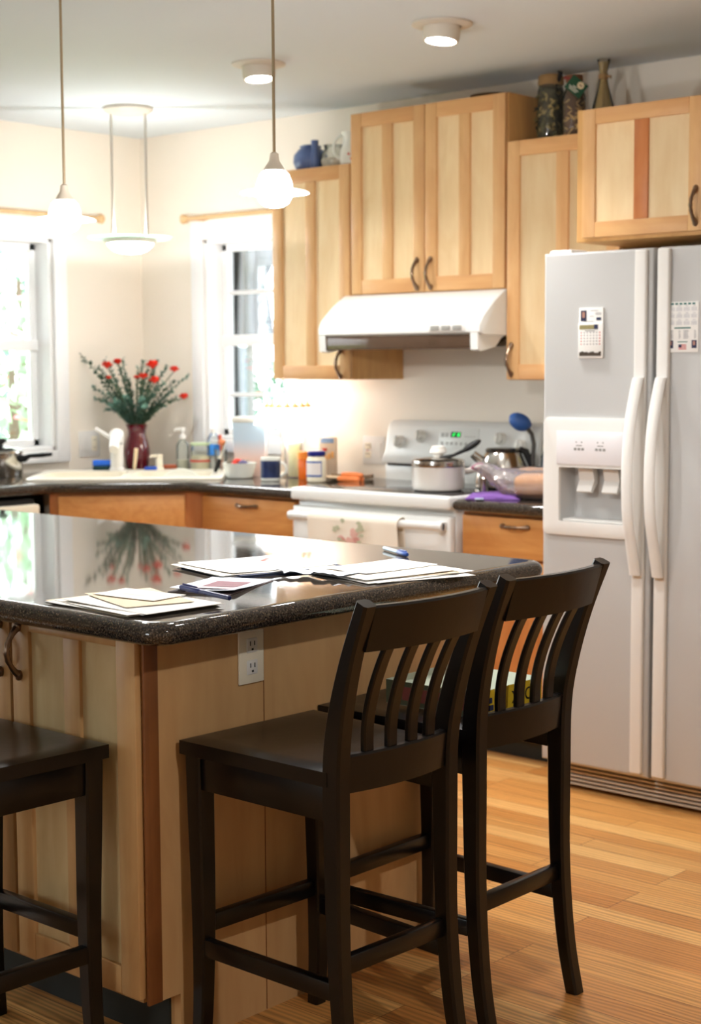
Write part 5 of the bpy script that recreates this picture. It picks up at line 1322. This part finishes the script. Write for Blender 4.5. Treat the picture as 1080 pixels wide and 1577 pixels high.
# right pile, with torn envelope edge
G3 = 'papers in the pile nearest the stool backs'
sheet('paper_sheet', 1.855, -2.285, Z0, .29, .26, 1.25, PIN[3], 'grey sheet at the bottom of the pile behind the stool backs', G3, 0.0025)
sheet('paper_sheet', 1.845, -2.280, Z0 + 0.0022, .30, .25, 1.42, PIN[1], 'white sheet low in the pile behind the stool backs', G3, 0.0025)
sheet('envelope', 1.860, -2.290, Z0 + 0.0046, .25, .18, 1.18, PIN[2], 'tan envelope in the middle of the pile behind the stool backs', G3, 0.0025, cat='envelope')
sheet('paper_sheet', 1.835, -2.290, Z0 + 0.0071, .28, .23, 1.34, PIN[0], 'cream sheet second from the top behind the stool backs', G3, 0.0037)
sheet('envelope', 1.80, -2.265, Z0 + 0.0102, .235, .15, 1.46, PIN[1], 'white window envelope topmost of the pile behind the stool backs', G3, 0.0019, cat='envelope', extra=[(-.06, .02, -.02, .02, PIN[3], 'window')])
b = MB(); M_ = RZ(1.745, -2.435, Z0 + .004, .25); rt = random.Random(9); n_ = 16; vs = []
for i in range(n_ + 1):
    xx = -.10 + .2 * i / n_; vs += [(xx, .035, .006 + .003 * math.sin(i)), (xx, -.02 - .02 * rt.random(), .003 + .008 * rt.random())]
vs2 = [(p[0], p[1], p[2] + .0008) for p in vs]; fs = []
for i in range(n_): a = 2 * i; fs += [[a, a + 2, a + 3, a + 1], [2 * n_ + 2 + a + 1, 2 * n_ + 2 + a + 3, 2 * n_ + 2 + a + 2, 2 * n_ + 2 + a]]
b.add(vs + vs2, fs, M_)
tag(b.build('torn_envelope', PIN[4], flip=False), 'torn bluish envelope flap poking out beside the right paper pile', 'envelope', G3)
# booklet card
r = sheet('greeting_card', 1.695, -2.685, Z0 + .001, .235, .15, 1.98, PIN[4], 'folded card with a dark red picture between the paper piles', 'cards on the island', .010, .0012, cat='card', extra=[(-.04, .055, -.05, .035, mat('maroon_print', (128, 88, 96), .6, var=.3, bscale=40), 'picture'), (-.10, -.06, -.06, .06, mat('pink_band', (214, 188, 190), .6), 'band'), (-.005, .025, -.02, .008, PAPER, 'seal')])
sheet('greeting_card', 1.698, -2.690, Z0, .235, .15, 1.94, mat('dark_card_back', (92, 76, 78), .6), 'dark back leaf lying under the folded card', 'cards on the island', 0, .001, cat='card')
def pen(p0, p1, c, capc, label):
    p0, p1 = Vector(p0), Vector(p1); r = thing('pen', p0, label, 'pen', 'pens on the island')
    L = lambda t: p0.lerp(p1, t)
    MB().tube([L(.0), L(.01), L(.62)], [.0035, .0052, .0052], 12).build('barrel', c, r)
    MB().tube([L(.60), L(.61), L(.96), L(1)], [.0056, .0062, .0062, .0045], 12).build('cap', capc, r)
    d = (p1 - p0).normalized(); u = Vector((0, 0, .0075)) - d * d.z * .0075
    MB().tube([L(.95) + u, L(.70) + u, L(.66) + u * .9], [.0022, .0018, .0014], 6).build('clip', capc, r)
pen((1.925, -2.885, .9315), (1.752, -2.862, .9365), mat('navy_pen', (30, 38, 84), .35), mat('navy_pen_cap', (38, 46, 100), .35), 'navy blue pen lying across the edge of the near paper pile')
pen((1.535, -1.94, .9205), (1.676, -2.015, .9205), mat('clear_blue_barrel', (176, 196, 206), .25), mat('blue_pen_cap', (40, 72, 140), .3), 'clear pen with a blue cap alone at the far island edge')

# phone book on the second stool's seat
Mb = RZ(2.136, -2.339, .6565, 0)
r = thing('phone_book', (2.136, -2.339, .6565), 'thick yellow and green phone book lying on the seat nearer the refrigerator', 'book')
MB().box(-.145, .098, -.128, .108, .003, .051, M=Mb).build('pages', mat('page_block', (226, 214, 196), .9, var=.06, bscale=300), r)
b = MB(); b.box(-.147, .102, -.130, .110, 0, .003, M=Mb); b.box(-.147, .102, -.130, .110, .051, .0535, M=Mb); b.mk(1); b.box(.099, .103, -.130, .110, .001, .0525, M=Mb)
b.mk(2); b.box(-.147, .099, -.1310, -.128, .001, .0525, M=Mb)
b.mk(3); b.box(-.10, -.02, -.1316, -.131, .012, .042, M=Mb); b.box(.0, .07, -.1316, -.131, .012, .042, M=Mb)
b.mk(4); b.box(.1025, .1036, -.112, -.070, .008, .020, M=Mb); b.box(.1025, .1036, -.112, -.075, .024, .036, M=Mb)
b.build('cover', [mat('pale_green_cover', (176, 186, 166), .6), mat('yellow_spine', (222, 182, 36), .55), mat('olive_edge', (64, 66, 42), .7), mat('brick_panel', (112, 48, 38), .7), NAVY], r)
fc = bpy.data.curves.new('lettering', 'FONT'); fc.body = 'DEX'; fc.size = .040; fc.extrude = .0004; fc.align_x = 'CENTER'; fc.align_y = 'CENTER'; fc.materials.append(BLACK)
fo = bpy.data.objects.new('lettering', fc); COL.objects.link(fo); fo.parent = r
fo.matrix_local = Matrix.Translation((.1034, .035, .027)) @ Matrix.Rotation(PI / 2, 4, 'Z') @ Matrix.Rotation(PI / 2, 4, 'X') @ Matrix.Rotation(PI, 4, 'Z')
bpy.context.view_layer.update()
tm = bpy.data.meshes.new_from_object(fo.evaluated_get(bpy.context.evaluated_depsgraph_get())); mo = bpy.data.objects.new('spine_lettering', tm); COL.objects.link(mo)
mo.parent = r; mo.matrix_local = fo.matrix_local.copy(); bpy.data.objects.remove(fo)

# ------------------------------------------------------------------ garden outside the windows
struct(MB().box(-30, XL - .2, -20, 16, -.5, -.35).build('ground', mat('lawn', (112, 138, 78), .95, var=.35, bscale=3)), 'green lawn outside the left wall windows', 'ground')
struct(MB().box(XL - .2, 12, .25, 16, -.5, -.35).build('ground', mat('patio', (170, 168, 160), .9, var=.1, bscale=2)), 'pale patio outside the back wall window', 'ground')
GA = mat('garden_leaf', (164, 192, 164), .8, var=.35, bscale=2); GB = mat('dark_garden_leaf', (112, 144, 126), .8, var=.35, bscale=2); GR = mat('garden_flower', (226, 130, 136), .7); TRK = mat('bark', (96, 80, 64), .9, var=.3)
def bush(x, y, z0, h, rad, m, label, seed, n=420, red=0, trunk=True, L=.13):
    r = thing('garden_tree', (x, y, z0), label, 'tree', 'trees and shrubs in the garden'); q = random.Random(seed)
    MB().tube([(x, y, z0), (x + .05, y, z0 + h * .4), (x - .03, y + .04, z0 + h * .7)], [.07, .05, .02], 8).build('trunk', TRK, r)
    b = MB(); c = Vector((x, y, z0 + h * .58))
    for i in range(n):
        d = Vector((q.gauss(0, 1), q.gauss(0, 1), q.gauss(0, 1))).normalized() * (.45 + .55 * q.random())
        p = c + Vector((d.x * rad, d.y * rad, d.z * h * .44)); leaf(b, p, Vector((q.gauss(0, 1), q.gauss(0, 1), q.gauss(0, .6))), Vector((q.gauss(0, 1), q.gauss(0, 1), 1)), L * (.7 + .7 * q.random()), L * .6)
        b.m[-2:] = [1 if q.random() < red else 0] * 2
    tag(b.build('foliage', [m, GR], r, flip=False), kind='stuff')
bush(-4.15, 1.05, -.35, 2.5, .75, GA, 'leafy green shrub with red flowers outside the left window', 1, 900, red=.05)
bush(-6.0, 2.5, -.35, 3.6, 1.1, GB, 'dark green tree outside the left window near the corner', 2, 900)
bush(-6.4, -2.4, -.35, 4.4, 1.4, GA, 'tall green tree further left outside the left window', 3, 1300)
bush(-4.2, -5.0, -.35, 2.6, 1.1, GA, 'broad green shrub outside the dining end window', 4, 900, red=.03)
bush(-7.0, -7.2, -.35, 4.4, 1.6, GB, 'large dark tree beyond the dining end window', 5, 620)
bush(-4.15, 3.65, -.35, 2.1, .62, GB, 'dark shrub with blossoms behind the closed patio umbrella', 6, 620, red=.04, L=.10)
bush(-5.4, 6.4, -.35, 3.4, 1.1, GA, 'pale green tree further behind the patio umbrella', 7, 420)
# closed patio umbrella and a grey post
ux_, uy_ = -2.665, 1.75
r = thing('patio_umbrella', (ux_, uy_, -.35), 'closed grey patio umbrella outside the narrow back window', 'umbrella')
GF = mat('grey_umbrella_fabric', (96, 100, 106), .9, var=.1)
MB().tube([(ux_, uy_, -.30), (ux_, uy_, 2.36)], .022, 12).build('pole', mat('grey_pole', (120, 120, 120), .5), r)
rings = []
for z_, rad in ((1.54, .125), (1.60, .12), (1.80, .10), (1.92, .075), (1.97, .10), (2.06, .135), (2.12, .12), (2.24, .05), (2.34, .02)):
    rings.append([(ux_ + rad * (1 + .22 * math.cos(8 * 2 * PI * j / 48)) * math.cos(2 * PI * j / 48), uy_ + rad * (1 + .22 * math.cos(8 * 2 * PI * j / 48)) * math.sin(2 * PI * j / 48), z_) for j in range(48)])
MB().loft(rings).build('canopy', GF, r, ang=60)
MB().lathe([(.26, 0), (.26, .05), (.04, .08), (.03, .2)], (ux_, uy_, -.35), 28).build('base', mat('grey_pole', (120, 120, 120), .5), r)
tag(MB().box(-3.36, -3.22, 2.20, 2.34, -.35, 1.53, .004).build('garden_post', mat('grey_post_paint', (112, 122, 130), .8, var=.08)), 'grey painted post below the patio umbrella outside the back window', 'post')
bpy.context.view_layer.update()
